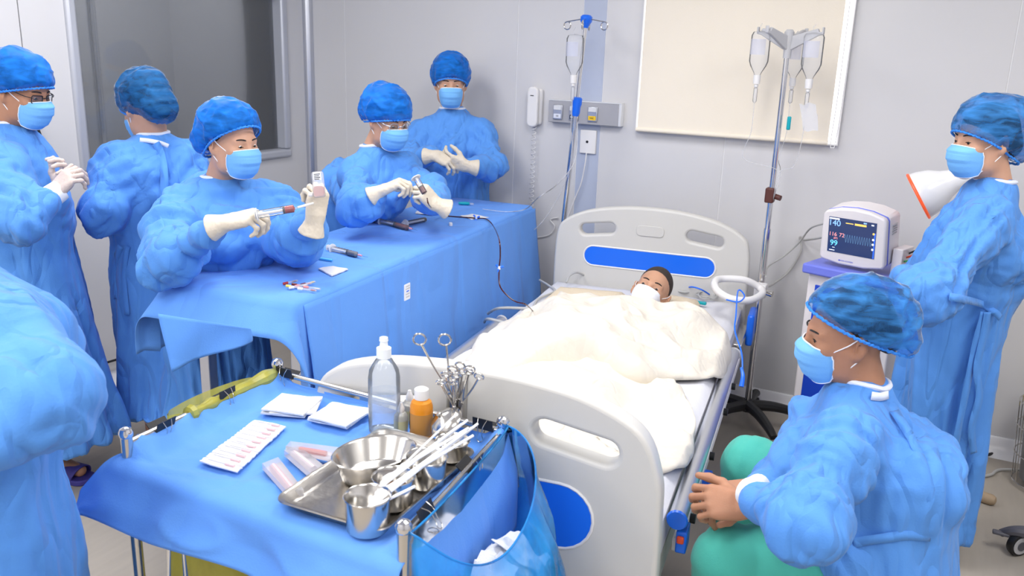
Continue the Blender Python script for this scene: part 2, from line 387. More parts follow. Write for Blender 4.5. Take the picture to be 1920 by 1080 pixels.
def sdf_obj(name, parts, mats, parent, label=None, mi=None):
    """parts: list of (V,F); joined into one mesh"""
    o_ = ORI[parent]; vs = np.concatenate([p[0] for p in parts])-o_; fs = []; k = 0
    for v, f in parts: fs.append(f+k); k += len(v)
    fs = np.concatenate(fs); me = bpy.data.meshes.new(name)
    me.vertices.add(len(vs)); me.vertices.foreach_set('co', vs.astype(np.float32).ravel())
    me.loops.add(fs.size); me.loops.foreach_set('vertex_index', fs.astype(np.int32).ravel())
    me.polygons.add(len(fs)); me.polygons.foreach_set('loop_start', np.arange(0, fs.size, 4, dtype=np.int32)); 
    me.polygons.foreach_set('use_smooth', np.ones(len(fs), bool))
    for m_ in (mats if isinstance(mats, (list, tuple)) else [mats]): me.materials.append(m_)
    if mi is not None: me.polygons.foreach_set('material_index', mi.astype(np.int32))
    me.update(calc_edges=True); me.validate()
    o = new_obj(name, me, parent)
    if label: o['label'] = label
    return o
def fold_disp(prims, P):
    """cloth wrinkles, blended over the parts of a garment"""
    ds = []; hs = []
    for p in prims:
        if p.op != 'u' or p.fold is None: continue
        kind, amp, seed = p.fold; t, u, v = p.local(P); d = p(P); o = seed*7.31
        cr = lambda q: .6*np.abs(2*noise(q)-1)+.34*np.abs(2*noise(q*1.9+5.2)-1)-.18*np.abs(2*noise(q*3.3+1.7)-1)-.22
        lo_f = 1.3*(noise(np.stack([u*4.5+o, v*4.5, t*4], 1))-.5)
        if kind == 'cross':
            k_ = math.sin(o)*.9; x = amp*(1-.85*np.clip((t/p.L-.55)/.45, 0, 1))*(3.6*cr(np.stack([u*3+o, v*3, t*15+(u*.8+v)*9*k_], 1))+lo_f)
        elif kind == 'long':
            h = np.clip(t/p.L, 0, 1); x = amp*(.5+.6*h)*(3.0*cr(np.stack([u*9+o+t*.9, v*9, t*1.0+u*.5], 1))+lo_f)+.005*cr(np.stack([u*3-t*2, v*3+o, t*13+u*6], 1))
        else:
            an = .5+1.1*math.sin(o*1.7); c_, s_ = math.cos(an), math.sin(an); q1 = u*c_+t*s_; q2 = t*c_-u*s_
            x = amp*(3.6*cr(np.stack([q1*13+o+.25*np.sin(q2*9+v*6), v*6, q2*2.2], 1))+1.4*cr(np.stack([q2*14+3, v*5+o, q1*3], 1))+lo_f)
        ds.append(d); hs.append(x)
    ds = np.array(ds); w = np.exp(-(ds-ds.min(0))/.025); w /= w.sum(0); return (w*np.array(hs)).sum(0)
def garment(name, prims, h, mat_, parent, relaxn=1, label=None, trim_fn=None, store=None):
    Vt, Fc = polygonize(prims, h); Vt = relax(Vt, Fc, relaxn)
    N = vnormals(Vt, Fc); Vt = Vt+N*fold_disp(prims, Vt)[:, None]
    if trim_fn is not None: Fc = Fc[trim_fn(Vt[Fc].mean(1))]
    return sdf_obj(name, [(Vt, Fc)], mat_, parent, label)

def surf(px, py, prims, off=.008, d0=1.0, d1=4.5):
    """first hit of the ray through a pixel with a garment surface, lifted a little toward the lens"""
    t = np.arange(d0, d1, .004); P = CAM+ray(px, py)*t[:, None]; f = field(prims, P); k = np.argmax(f < 0.0)
    return P[k]-nrm(ray(px, py))*off if f[k] < 0 else None
def surf_path(pts, prims, off=.012):
    out = [surf(x, y, prims, off) for x, y in pts]; return [p for p in out if p is not None]
# ------------------------------------------------------------------ room shell
XL, XR, YB, YF = -3.534, 2.1, 4.115, -2.3
WALL = mat('wall_panel_paint', (.66,.655,.67), .28, spec=.4, noise_amt=.03, noise_scale=3, bump=.03, bump_scale=40, bump_stretch=(1,1,.05))
WALLB = mat('wall_strip_blue', (.46,.51,.64), .35, noise_amt=.04, noise_scale=40)
JOINT = mat('wall_joint', (.80,.80,.82), .5)
FLOORM = mat('floor_vinyl', (.46,.415,.355), .5, spec=.3, noise_amt=.2, noise_scale=5, color2=(.37,.33,.285), bump=.04, bump_scale=60)
nt = FLOORM.node_tree
for n_ in nt.nodes:                     # grain runs along the room
    if n_.bl_idname == 'ShaderNodeTexNoise' and abs(n_.inputs['Scale'].default_value-5) < .1:
        mp = nt.nodes.new('ShaderNodeMapping'); mp.inputs['Scale'].default_value = (7, 1, 1); mp.inputs['Rotation'].default_value = (0,0,.5)
        tc_ = [q for q in nt.nodes if q.bl_idname == 'ShaderNodeTexCoord'][0]
        nt.links.new(tc_.outputs['Object'], mp.inputs['Vector']); nt.links.new(mp.outputs['Vector'], n_.inputs['Vector']); n_.inputs['Detail'].default_value = 9
CEILM = mat('ceiling_paint', (.82,.82,.82), .7)
COVE = mat('cove_white', (.80,.80,.83), .25)
struct(MB().box((XL-.1, YF-.1, -.06), (XR+.1, YB+.1, 0)).obj('floor', FLOORM, smooth=False))
struct(MB().box((XL-.1, YF-.1, CEIL), (XR+.1, YB+.1, CEIL+.06)).obj('ceiling', CEILM, smooth=False))
# back wall with panels
wb = struct(MB().box((XL-.1, YB+.003, 0), (XR+.1, YB+.08, CEIL)).obj('wall_back', JOINT, smooth=False))
xs = [XL, -3.259, -2.13, -1.765]
for a, b in list(zip(xs[:-1], xs[1:]))+[(-1.64, -1.0), (-1.0, .13), (.13, 1.26), (1.26, XR)]:
    MB().box((a+.0025, YB, 0), (b-.0025, YB+.02, CEIL)).obj('wall_panel', WALL, wb, smooth=False, bevel=.0015)
MB().box((-1.7635, YB+.001, 0), (-1.6415, YB+.02, CEIL)).obj('wall_strip', WALLB, wb, smooth=False, label='blue grey vertical wall strip')
# left wall with window opening
wl = struct(MB().box((XL-.08, YF-.1, 0), (XL-.02, 2.5, CEIL)).obj('wall_left', WALL, smooth=False))
WY0, WY1, WZ0, WZ1 = 2.585, 3.875, 1.07, 1.93
for (y0, y1, z0, z1) in [(YF, 1.35, 0, CEIL), (1.35, 2.33, 0, CEIL), (2.33, WY0-.02, 0, CEIL), (WY0-.02, WY1+.02, 0, WZ0-.02), (WY0-.02, WY1+.02, WZ1+.02, CEIL), (WY1+.02, YB+.002, 0, CEIL)]:
    e0 = .0025 if y0 in (1.35, 2.33) else 0; e1 = .0025 if y1 in (1.35, 2.33) else 0
    MB().box((XL-.08, y0+e0, z0), (XL, y1-e1, z1)).obj('wall_panel', WALL, wl, smooth=False)
struct(MB().box((XR, YF-.1, 0), (XR+.06, YB+.1, CEIL)).obj('wall_right', WALL, smooth=False))
struct(MB().box((XL-.1, YF-.06, 0), (XR+.1, YF, CEIL)).obj('wall_front', WALL, smooth=False))
# corner column and coved skirting
struct(MB().lathe([(.034, 0), (.034, CEIL)], (XL+.012, YB-.012, 0), n=28).obj('trim_1', ALU))
def cove(name, p0, p1, inward):
    p0, p1, inward = V(*p0), V(*p1), V(*inward); prof = [(0, .085), (.006, .085), (.010, .078), (.016, .05), (.03, .022), (.05, .006), (.055, 0), (0, 0)]
    G = np.array([[p+inward*a+V(0,0,b) for p in (p0, p1)] for a, b in prof]); b_ = MB(); b_.grid(G)
    return struct(b_.obj(name, COVE, smooth=True, angle=60))
cove('baseboard_back', (XL, YB, 0), (XR, YB, 0), (0,-1,0))
cove('baseboard_left', (XL, YF, 0), (XL, YB-.06, 0), (1,0,0))
# window to the next room
win = struct(MB().box((XL-.075, WY0-.01, WZ0-.01), (XL-.06, WY1+.01, WZ0+.004)).obj('window_1', ALU, smooth=False))
def bar(name, lo, hi, m_, par, bev=.01, label=None): return MB().box(lo, hi).obj(name, m_, par, bevel=bev, seg=3, label=label)
fo = .048; FRM = mat('window_frame_grey', (.52,.54,.60), .4, metal=.35)
bar('window_frame', (XL-.07, WY0-fo, WZ0-fo), (XL+.022, WY1+fo, WZ0), FRM, win, .014)
bar('window_frame', (XL-.07, WY0-fo, WZ1), (XL+.022, WY1+fo, WZ1+fo), FRM, win, .014)
bar('window_frame', (XL-.07, WY0-fo, WZ0), (XL+.022, WY0, WZ1), FRM, win, .014)
bar('window_frame', (XL-.07, WY1, WZ0), (XL+.022, WY1+fo, WZ1), FRM, win, .014)
GLASS = film('window_glass', (.45,.47,.50), .28, .03)
MB().box((XL-.052, WY0, WZ0), (XL-.046, WY1, WZ1)).obj('window_pane', GLASS, win, smooth=False)
# the next room behind the glass
GREYR = mat('next_room_grey', (.40,.40,.42), .7)
nr = struct(MB().box((XL-1.6, 1.2, -.06), (XL-.1, YB+.5, 0)).obj('floor_next_room', GREYR, smooth=False))
struct(MB().box((XL-1.66, 1.2, 0), (XL-1.6, YB+.5, CEIL)).obj('wall_next_room', GREYR, smooth=False))
struct(MB().box((XL-1.6, YB+.4, 0), (XL-.1, YB+.5, CEIL)).obj('wall_next_room_back', GREYR, smooth=False))
struct(MB().box((XL-1.6, 1.2, 0), (XL-.1, 1.26, CEIL)).obj('wall_next_room_front', GREYR, smooth=False))
struct(MB().box((XL-1.6, 1.2, CEIL), (XL-.1, YB+.5, CEIL+.05)).obj('ceiling_next_room', GREYR, smooth=False))
ld = bpy.data.lights.new('next_room_fill_light', 'AREA'); ld.size = .6; ld.energy = 30; lo_ = bpy.data.objects.new('next_room_fill_light', ld); COL.objects.link(lo_); lo_.location = (XL-.85, 3.4, CEIL-.02)  # unseen area lamp added to brighten the room behind the glass
pp = MB().cyl((XL-.9, 3.35, 0), (XL-.9, 3.35, 2.6), .026, n=16).obj('steel_pipe', CHROME); tag(pp, 'shiny steel pipe standing behind the observation window', 'pipe')
st2 = thing('drip_stand', 'drip stand standing in for a reflection in the observation window', 'drip stand', (XL-.5, 2.80, 0))  # solid stand added in place of a drip pole reflected in the glass
MB().cyl((XL-.5, 2.80, .06), (XL-.5, 2.80, 1.62), .012, n=12).obj('pole', ALU, st2); MB().cyl((XL-.5, 2.80, 1.55), (XL-.5, 2.80, 1.95), .008, n=10).obj('upper_pole', WHITEP, st2)
MB().lathe([(.02, 0), (.022, .05), (.014, .07)], (XL-.5, 2.80, 1.52)).obj('clamp', GREYP, st2); MB().lathe([(.2, 0), (.2, .03), (.02, .06)], (XL-.5, 2.80, 0)).obj('base', BLACK, st2)
# daylight window behind roller blind
DAY = mat('window_daylight', (.95,.96,1), .5, emit=(.95,.97,1), estr=1.3)
w2 = struct(MB().box((-1.445, YB-.022, 1.305), (-.49, YB-.001, 2.42)).obj('window_2', WHITEP, smooth=False))
MB().box((-1.438, YB-.026, 1.312), (-.497, YB-.022, 2.41)).obj('window_pane', DAY, w2, smooth=False)
BLINDM = mat('blind_fabric', (.90,.82,.69), .8, noise_amt=.05, noise_scale=2, bump=.08, bump_scale=300)
bl = thing('roller_blind', 'cream roller blind pulled down over the bright window', 'blind', (-.98, YB-.05, 1.31))
MB().box((-1.425, YB-.052, 1.325), (-.53, YB-.049, 2.42)).obj('blind_fabric', BLINDM, bl, smooth=False)
MB().lathe([(.011, 0), (.011, .90)], (-1.43, YB-.05, 1.317), (1,0,0), n=14).obj('bottom_rail', BLINDM, bl)
MB().lathe([(.03, 0), (.03, .95)], (-1.455, YB-.055, 2.43), (1,0,0), n=16).obj('roller_tube', WHITEP, bl)
MB().tube(smooth_path([(-.515, YB-.05, 2.4), (-.512, YB-.05, 1.6), (-.517, YB-.05, 1.33), (-.507, YB-.055, 1.30), (-.497, YB-.05, 1.33), (-.49, YB-.05, 1.6), (-.487, YB-.05, 2.4)]), .0022, 6).obj('bead_cord', WHITEP, bl)
# ceiling lamp housings
for i, (x, y) in enumerate(LAMPS):
    t = thing('ceiling_lamp', 'flat white ceiling light panel set into the ceiling', 'ceiling lamp', (x, y, CEIL-.03), 'ceiling light panels')
    for (a, b, c, d) in ((-.31, -.58, -.285, .58), (.285, -.58, .31, .58), (-.285, -.58, .285, -.555), (-.285, .555, .285, .58)):
        MB().box((x+a, y+b, CEIL-.03), (x+c, y+d, CEIL-.001)).obj('frame_bar', ALU, t, smooth=False)
    MB().box((x-.285, y-.555, CEIL-.02), (x+.285, y+.555, CEIL-.004)).obj('diffuser', WHITEP, t, smooth=False)

# ------------------------------------------------------------------ wall fittings
g = thing('gas_outlet_panel', 'grey medical gas outlet panel with three labelled sockets', 'outlet panel', (-1.715, YB-.03, 1.375))
GP = mat('gas_panel_grey', (.40,.40,.43), .4)
GL = mat('gas_panel_light', (.70,.71,.74), .35)
MB().box((-1.914, YB-.045, 1.322), (-1.530, YB, 1.432)).obj('housing', GP, g, bevel=.003)
MB().box((-1.530, YB-.045, 1.322), (-1.516, YB, 1.434)).obj('end_cap', GL, g, bevel=.002)
MB().box((-1.914, YB-.047, 1.431), (-1.516, YB, 1.436)).obj('top_lip', GL, g, bevel=.001)
def text(name, s_, size, M, o, m_, parent, ext=.0004, align='CENTER'):
    cu = bpy.data.curves.new(name, 'FONT'); cu.body = s_; cu.size = size; cu.extrude = ext; cu.align_x = align; cu.align_y = 'CENTER'
    tmp = bpy.data.objects.new(name+'_tmp', cu); COL.objects.link(tmp); dg = bpy.context.evaluated_depsgraph_get()
    me = bpy.data.meshes.new_from_object(tmp.evaluated_get(dg)); bpy.data.objects.remove(tmp); bpy.data.curves.remove(cu)
    mm = Matrix([[*M[i], o[i]-ORI[parent][i]] for i in range(3)]+[[0,0,0,1]]); me.transform(mm); me.materials.clear(); me.materials.append(m_)
    return new_obj(name, me, parent)
FRONT = np.array([[1,0,0],[0,0,-1],[0,1,0]], float)     # x right, y up, z toward room (-Y)
YEL = mat('label_yellow', (.85,.55,.02), .5); LBLK = mat('label_black', (.01,.01,.012), .4); LWH = mat('label_white', (.75,.78,.86), .5)
for cx, lab, txt in ((-1.858, LWH, 'O2'), (-1.768, LBLK, 'AIR'), (-1.666, YEL, 'VAC')):
    s = MB().box((cx-.026, YB-.055, 1.338), (cx+.026, YB-.045, 1.412)).obj('socket', ALU, g, bevel=.003)
    MB().box((cx-.022, YB-.060, 1.385), (cx+.022, YB-.055, 1.408)).obj('socket_flap', GL, s, bevel=.003)
    MB().box((cx-.020, YB-.0575, 1.345), (cx+.020, YB-.055, 1.366)).obj('socket_label', lab, s, smooth=False)
    if lab is LBLK: MB().box((cx-.015, YB-.0582, 1.350), (cx+.015, YB-.0575, 1.361)).obj('label_field', LWH, s, smooth=False)
    text('lettering', txt, .011, FRONT, (cx, YB-.0585, 1.3555), BLACK, s)
ph = thing('wall_phone', 'white intercom handset hung on the wall', 'phone', (-2.0, YB-.03, 1.29))
MB().box((-2.03, YB-.028, 1.30), (-1.965, YB, 1.485)).obj('cradle', GREYP if False else WHITEP, ph, bevel=.012, seg=3)
b_ = MB(); b_.prism(rrect(.062, .205, .026), FRONT, (-2.005, YB-.03, 1.392), .026); b_.obj('handset', WHITEP, ph, bevel=.008, seg=3)
MB().box((-2.016, YB-.0575, 1.448), (-1.997, YB-.0555, 1.452)).obj('speaker_slot', BLACK, ph, smooth=False)
pts = [(-2.0+.012*math.sin(k*1.1), YB-.03+.008*math.cos(k*1.1), 1.29-.0045*k) for k in range(150)]
MB().tube([p for p in pts if p[2] > .60], .0022, 6).obj('coiled_cord', WHITEP, ph)
pl = thing('call_plate', 'white square wall socket plate on the blue wall strip', 'socket', (-1.70, YB, 1.17))
MB().box((-1.744, YB-.012, 1.172), (-1.656, YB+.003, 1.291)).obj('plate', WHITEP, pl, bevel=.003)
MB().lathe([(.007, 0), (.006, .004)], (-1.703, YB-.012, 1.232), (0,-1,0), n=14).obj('jack', BLACK, pl)
MB().tube(smooth_path([(-1.703, YB-.014, 1.176), (-1.705, YB-.018, 1.12), (-1.72, YB-.02, 1.02), (-1.745, YB-.02, .95), (-1.77, YB-.02, .88), (-1.80, YB-.03, .78)]), .003, 6).obj('plug_lead', WHITEP, pl)
# black strap hanging on the left wall
b_ = MB(); G = [[(XL+.012+.004*math.sin(t*5), 2.33+w*(.018+.01*math.sin(t*3))+.03*t, 1.30-.22*t) for w in (-1, 1)] for t in np.linspace(0, 1, 10)]; b_.grid(G)
tag(b_.obj('hanging_strap', BLACK, solid=.004), 'black strap hanging on the wall by the observation window', 'strap')
# ------------------------------------------------------------------ hospital bed (own axes: u right, v toward head)
BA = math.radians(7.7); DU = V(math.cos(BA), math.sin(BA), 0); DV = V(-math.sin(BA), math.cos(BA), 0)
B0 = onz(1030, 525, .6)*V(1,1,0)
def bd(u, v, z): return B0+DU*u+DV*v+V(0,0,z)
BM = np.stack([DU, DV, V(0,0,1)], 1)
bed = thing('hospital_bed', 'white hospital bed with blue inlaid head and foot boards', 'bed', bd(.47, -1.0, 0))
def bbox_(name, lo, hi, m_, par=bed, bev=.004, label=None): return MB().box(lo, hi, BM, B0).obj(name, m_, par, bevel=bev, label=label)
PLATE = np.stack([DU, V(0,0,1), -DV], 1)      # local x = u, y = z, extrude toward the foot
def board(name, outline, v0, th, holes, inlay, par):
    """moulded board: outline polygon with holes cut by boolean-free bridging (curve fill)"""
    cu = bpy.data.curves.new(name, 'CURVE'); cu.dimensions = '2D'; cu.fill_mode = 'BOTH'; cu.extrude = th/2-.012; cu.bevel_depth = .012; cu.bevel_resolution = 3; cu.offset = -.012
    for loop in [outline]+holes:
        sp = cu.splines.new('POLY'); sp.points.add(len(loop)-1); sp.use_cyclic_u = True
        for q, (x, y) in zip(sp.points, loop): q.co = (x, y, 0, 1)
    tmp = bpy.data.objects.new(name+'_tmp', cu); COL.objects.link(tmp); dg = bpy.context.evaluated_depsgraph_get()
    me = bpy.data.meshes.new_from_object(tmp.evaluated_get(dg)); bpy.data.objects.remove(tmp)
    o = bd(0, v0, 0)-ORI[par]; me.transform(Matrix([[*PLATE[i], o[i]] for i in range(3)]+[[0,0,0,1]]))
    me.materials.clear(); me.materials.append(CREAMP); me.polygons.foreach_set('use_smooth', [True]*len(me.polygons)); me.set_sharp_from_angle(angle=math.radians(50))
    ob = new_obj(name, me, par)
    for s in (1, -1):
        b = MB(); b.prism(inlay, PLATE, bd(0, v0-s*(th/2), 0)-(-DV)*.0015, .003); b.obj('blue_inlay', BLUEP, ob, label='bright blue rounded inlay')
        rim = np.array([bd(x, v0-s*(th/2), y) for x, y in inlay]); MB().tube(rim, .004, 6, closed=True).obj('inlay_rim', WHITEP, ob)
    return ob
def shifted(o, cx, cy, rot=0): 
    c, s = math.cos(rot), math.sin(rot); return [(cx+c*x-s*y, cy+s*x+c*y) for x, y in o]
def arcline(pts, n=6): return [tuple(p) for p in smooth_path(np.array([(*p, 0) for p in pts]), n)[:, :2]]
top = arcline([(.012, .45), (.012, .70), (.022, .84), (.055, .90), (.16, .953), (.31, .983), (.47, .992), (.63, .983), (.78, .953), (.885, .90), (.918, .84), (.928, .70), (.928, .45)])
hh = [shifted(rrect(.17, .052, .026), .22, .872, .13), shifted(rrect(.17, .052, .026), .72, .872, -.13)]
hb = board('headboard', top, .045, .05, hh, shifted(rrect(.62, .095, .047), .47, .742), bed)
b_ = MB(); b_.prism(shifted(rrect(.13, .05, .02), .47, .885), PLATE, bd(0, .045-.025, 0), .004); b_.obj('moulded_pad', CREAMP, hb, bevel=.003)
FV = -2.06
top = arcline([(.010, .28), (.010, .62), (.020, .80), (.075, .875), (.20, .915), (.34, .930), (.47, .934), (.60, .928), (.74, .905), (.865, .845), (.915, .74), (.925, .62), (.930, .28)])
hf = [shifted(rrect(.21, .062, .031), .715, .795, -.16), shifted(rrect(.21, .062, .031), .225, .795, .16)]
fb = board('footboard', top, FV, .06, hf, shifted(rrect(.60, .17, .085), .47, .60), bed)
MB().box((.0, FV-.045, .25), (.94, FV+.04, .30), BM, B0).obj('footboard_base', CREAMP, bed, bevel=.02, seg=3)
for u in (0.03, .91):
    MB().lathe([(.05, -.03), (.05, .03)], bd(u, FV-.02, .22), DV, n=16).obj('bumper_wheel', BLUEP, bed, bevel=.006)
bbox_('frame_rail', (.03, -2.0, .36), (.075, .0, .44), CREAMP); bbox_('frame_rail', (.865, -2.0, .36), (.91, .0, .44), CREAMP)
for v in (-1.9, -1.25, -.65, -.05): bbox_('cross_bar', (.075, v-.03, .36), (.865, v+.03, .41), CREAMP)
bbox_('deck', (.06, -2.0, .44), (.88, 0, .47), WHITEP)
for u in (.12, .82):
    for v in (-1.75, -.3):
        l = MB().cyl(bd(u, v, .10), bd(u, v, .38), .025, n=14).obj('leg', CREAMP, bed)
        MB().lathe([(.055, -.018), (.06, -.01), (.06, .01), (.055, .018)], bd(u, v, .06), DU, n=20).obj('caster', BLACK, l)
# folded-down side rails: tube along the mattress edge with brackets
for u, s in ((.945, 1), (-.015, -1)):
    r = MB(); r.tube([bd(u, -1.93, .565), bd(u, -.62, .565)], .023, 16).obj('side_rail', ALU, bed)
    for v in (-1.93, -.62): MB().lathe([(.024, -.006), (.027, 0), (.024, .006)], bd(u, v+(-.006 if v < -1 else .006), .565), DV, n=18).obj('rail_end_cap', BLUEP if v < -1 else GREYP, bed)
    bbox_('rail_channel', (u-.012+(.0 if s > 0 else -.0), -1.9, .455), (u+.012, -.35, .49), WHITEP, bev=.003)
    for v in (-1.75, -1.35, -.98, -.72):
        MB().lathe([(.013, 0), (.013, .014)], bd(u+s*.012, v, .472), DU*s, n=12).obj('rail_bolt', BLACK, bed)
        bbox_('rail_post', (u-.008, v-.012, .47), (u+.008, v+.012, .56), ALU, bev=.002)
bbox_('rail_latch', (.945, -1.93, .47), (.972, -1.87, .53), BLUEP, label='blue side rail latch'); bbox_('latch_button', (.948, -1.938, .50), (.966, -1.928, .52), REDP, label='red latch button')
bbox_('rail_stop', (.955, -1.52, .43), (.98, -1.45, .475), BLUEP)
bbox_('corner_grip', (.955, -.18, .46), (.985, -.02, .60), BLUEP, bev=.01, label='blue grip plate')
bbox_('corner_bracket', (.90, -.34, .50), (.955, -.04, .515), STEEL); bbox_('corner_bracket', (.90, -.55, .44), (.955, -.40, .455), STEEL)
# mattress with sheet
def soft_slab(name, u0, u1, v0, v1, z0, z1, r, m_, par=None, nz=.004, seed=0, n=(34, 70)):
    """closed rounded slab with slight waviness on top"""
    uu = np.linspace(0, 1, n[0]); vv = np.linspace(0, 1, n[1]); top_ = []
    W, Lh = u1-u0, v1-v0
    U_, V_ = np.meshgrid(u0+W*uu, v0+Lh*vv, indexing='ij')
    e = np.minimum(np.minimum(U_-u0, u1-U_), np.minimum(V_-v0, v1-V_)); q = np.clip(e/r, 0, 1)
    Z = z1-r+r*np.sqrt(1-(1-q)**2)
    P = np.stack([U_.ravel()*9+seed, V_.ravel()*9, np.zeros(U_.size)], 1); Z += nz*(ridge(P)**2-.4).reshape(Z.shape)*np.clip(q*2, 0, 1)+nz*.8*(noise(P*.5)-.5).reshape(Z.shape)
    G = B0+U_[..., None]*DU+V_[..., None]*DV+Z[..., None]*V(0,0,1)
    b = MB(); b.grid(G)
    ring = [(i, 0) for i in range(n[0])]+[(n[0]-1, j) for j in range(1, n[1])]+[(i, n[1]-1) for i in range(n[0]-2, -1, -1)]+[(0, j) for j in range(n[1]-2, 0, -1)]
    t0 = np.array([G[i, j] for i, j in ring]); b0 = t0.copy(); b0[:, 2] = z0
    b.grid(np.array([t0, (t0+b0)/2, b0]), True); b.add(b0, [tuple(range(len(b0)))])
    return b.obj(name, m_, par, angle=0)
mt = soft_slab('mattress', .02, .915, -2.015, .01, .472, .602, .03, CLOTHW, None, .005)
tag(mt, 'white sheeted mattress lying on the hospital bed', 'mattress')
# left side of the sheet hanging a little: towels and pads on the mattress
def pad(name, corners, z, th, m_, label, cat, n=16, amp=.004, seed=1, ripple=0):
    c = [np.asarray(q, float) for q in corners]; s = np.linspace(0, 1, n)
    A = np.array([[lerp(lerp(c[0], c[1], a), lerp(c[3], c[2], a), b) for a in s] for b in s])
    P = np.concatenate([A.reshape(-1, 2)*14+seed, np.zeros((n*n, 1))], 1); hN = (amp*(ridge(P)-.4)).reshape(n, n)
    e = np.minimum(np.minimum.outer(s, np.ones(n)*9), 0)  # placeholder zeros
    edge = np.minimum(np.minimum(s, 1-s)[:, None], np.minimum(s, 1-s)[None]); rise = np.clip(edge/.06, 0, 1)**.5
    T = np.dstack([A, z+th*(.35+.65*rise)+hN*rise]); Bt = np.dstack([A, np.full((n, n), z)])
    T3 = B0+T[..., :1]*DU+T[..., 1:2]*DV+T[..., 2:]*V(0,0,1); B3 = B0+Bt[..., :1]*DU+Bt[..., 1:2]*DV+Bt[..., 2:]*V(0,0,1)
    b = MB(); b.grid(T3); b.grid(B3[:, ::-1])
    ring = [(0, j) for j in range(n)]+[(i, n-1) for i in range(1, n)]+[(n-1, j) for j in range(n-2, -1, -1)]+[(i, 0) for i in range(n-2, 0, -1)]
    b.grid(np.array([[T3[i, j] for i, j in ring], [B3[i, j] for i, j in ring]]), True)
    return tag(b.obj(name, m_, angle=0), label, cat)
pad('folded_towel', [(.10, -.47), (.10, -.20), (.42, -.16), (.42, -.45)], .604, .03, BEIGE, 'folded beige towel beside the child, by the cable side of the bed', 'towel', seed=3)
pad('folded_towel', [(.52, -.52), (.50, -.10), (.745, -.14), (.765, -.48)], .604, .034, BEIGE, 'folded beige towel under the head of the child', 'towel', seed=8)
# blankets over the child
def blanket(name, outline, hfun, m_, label, center, n=(70, 150), amp=.014, seed=0):
    """star-shaped cloth patch: polar grid inside a closed outline (bed coordinates)"""
    O = np.asarray(outline); L = np.r_[0, np.cumsum(np.linalg.norm(np.diff(np.r_[O, O[:1]], axis=0), axis=1))]; q = np.linspace(0, L[-1], n[1], endpoint=False)
    OO = np.stack([np.interp(q, L, np.r_[O[:, k], O[:1, k]]) for k in (0, 1)], 1); c = np.array(center)
    wob = 1+.02*(noise(np.stack([q*14+seed, q*0, q*0], 1))-.5); rho = np.linspace(0.002, 1, n[0])**.8
    UV = c+rho[:, None, None]*(OO-c)[None]*wob[None, :, None]; U_, V_ = UV[..., 0], UV[..., 1]
    d = (1-rho)[:, None]*np.linalg.norm(OO-c, axis=1)[None]; x, y = U_.ravel(), V_.ravel(); z0 = np.zeros_like(x)
    cr = lambda a, b, s_: np.abs(2*noise(np.stack([a+seed, b, z0+s_], 1))-1)
    folds = (amp*(2.2*(.28-cr(x*5+y*2.5, y*4-x*3, 1))+1.1*(.28-cr(x*11+y*5, y*9-x*4, 2))+1.2*(noise(np.stack([x*5, y*5+seed, z0], 1))-.5))).reshape(U_.shape)
    inside = np.clip(d/.045, 0, 1); rise = np.sqrt(1-(1-inside)**2)
    Z = .607+rise*(.010+hfun(U_, V_)+np.maximum(folds, -.012-hfun(U_, V_)*.5))+(1-rise)*.012*noise(np.stack([x*16, y*16, z0+seed], 1)).reshape(U_.shape)
    Z = Z-np.clip(U_-.915, 0, .1)*1.2
    G = B0+U_[..., None]*DU+V_[..., None]*DV+Z[..., None]*V(0,0,1); b = MB(); b.grid(G, True); b.f.append(tuple(range(n[1]))[::-1]); b.mi.append(0)
    return tag(b.obj(name, m_, angle=0, solid=.005), label, 'blanket')
def gauss(x, c, s): return np.exp(-((x-c)/s)**2)
def body_h(U_, V_):
    t = np.clip((-.30-V_)/1.3, 0, 1)
    cu = .53-.10*t; wd = .20+.03*np.sin(t*6)
    chest = .25+.75*np.clip((-.50-V_)/.30, 0, 1); amp_ = (.118*chest)*(1-.30*t)+.0
    arms = .035*gauss(U_, .26, .09)*gauss(V_, -.78, .22)+.085*gauss(U_, .78, .10)*gauss(V_, -.72, .24)
    return amp_*np.exp(-np.abs((U_-cu)/wd)**2.6)+arms+.05*gauss(V_, -1.45, .1)*gauss(U_, .42, .16)+.022*gauss(U_, .45, .35)
out1 = smooth_path(np.array([(.10, -1.28, 0), (.055, -.85, 0), (.085, -.76, 0), (.18, -.64, 0), (.31, -.55, 0), (.42, -.505, 0), (.51, -.50, 0), (.64, -.52, 0), (.80, -.53, 0), (.93, -.67, 0), (.945, -.90, 0), (.90, -1.06, 0), (.78, -1.13, 0), (.70, -1.22, 0), (.55, -1.24, 0), (.30, -1.34, 0)]), 6, True)[:, :2]
out2 = smooth_path(np.array([(.08, -1.95, 0), (.07, -1.10, 0), (.40, -.95, 0), (.72, -1.0, 0), (.82, -1.18, 0), (.90, -1.38, 0), (.925, -1.55, 0), (.93, -1.70, 0), (.90, -1.78, 0), (.84, -1.82, 0), (.78, -1.78, 0), (.70, -1.85, 0), (.50, -1.97, 0)]), 6, True)[:, :2]
blanket('blanket', out1, lambda a, b: .030+body_h(a, b), CREAM, 'cream blanket covering the chest and arms of the child in bed', (.5, -.8), seed=3, amp=.024)
blanket('blanket', out2, lambda a, b: .008+body_h(a, b)*.5*np.clip((-b-1.05)/.1, 0, 1), CREAM, 'cream blanket spread over the feet of the child, by the footboard', (.48, -1.5), seed=21, amp=.024)

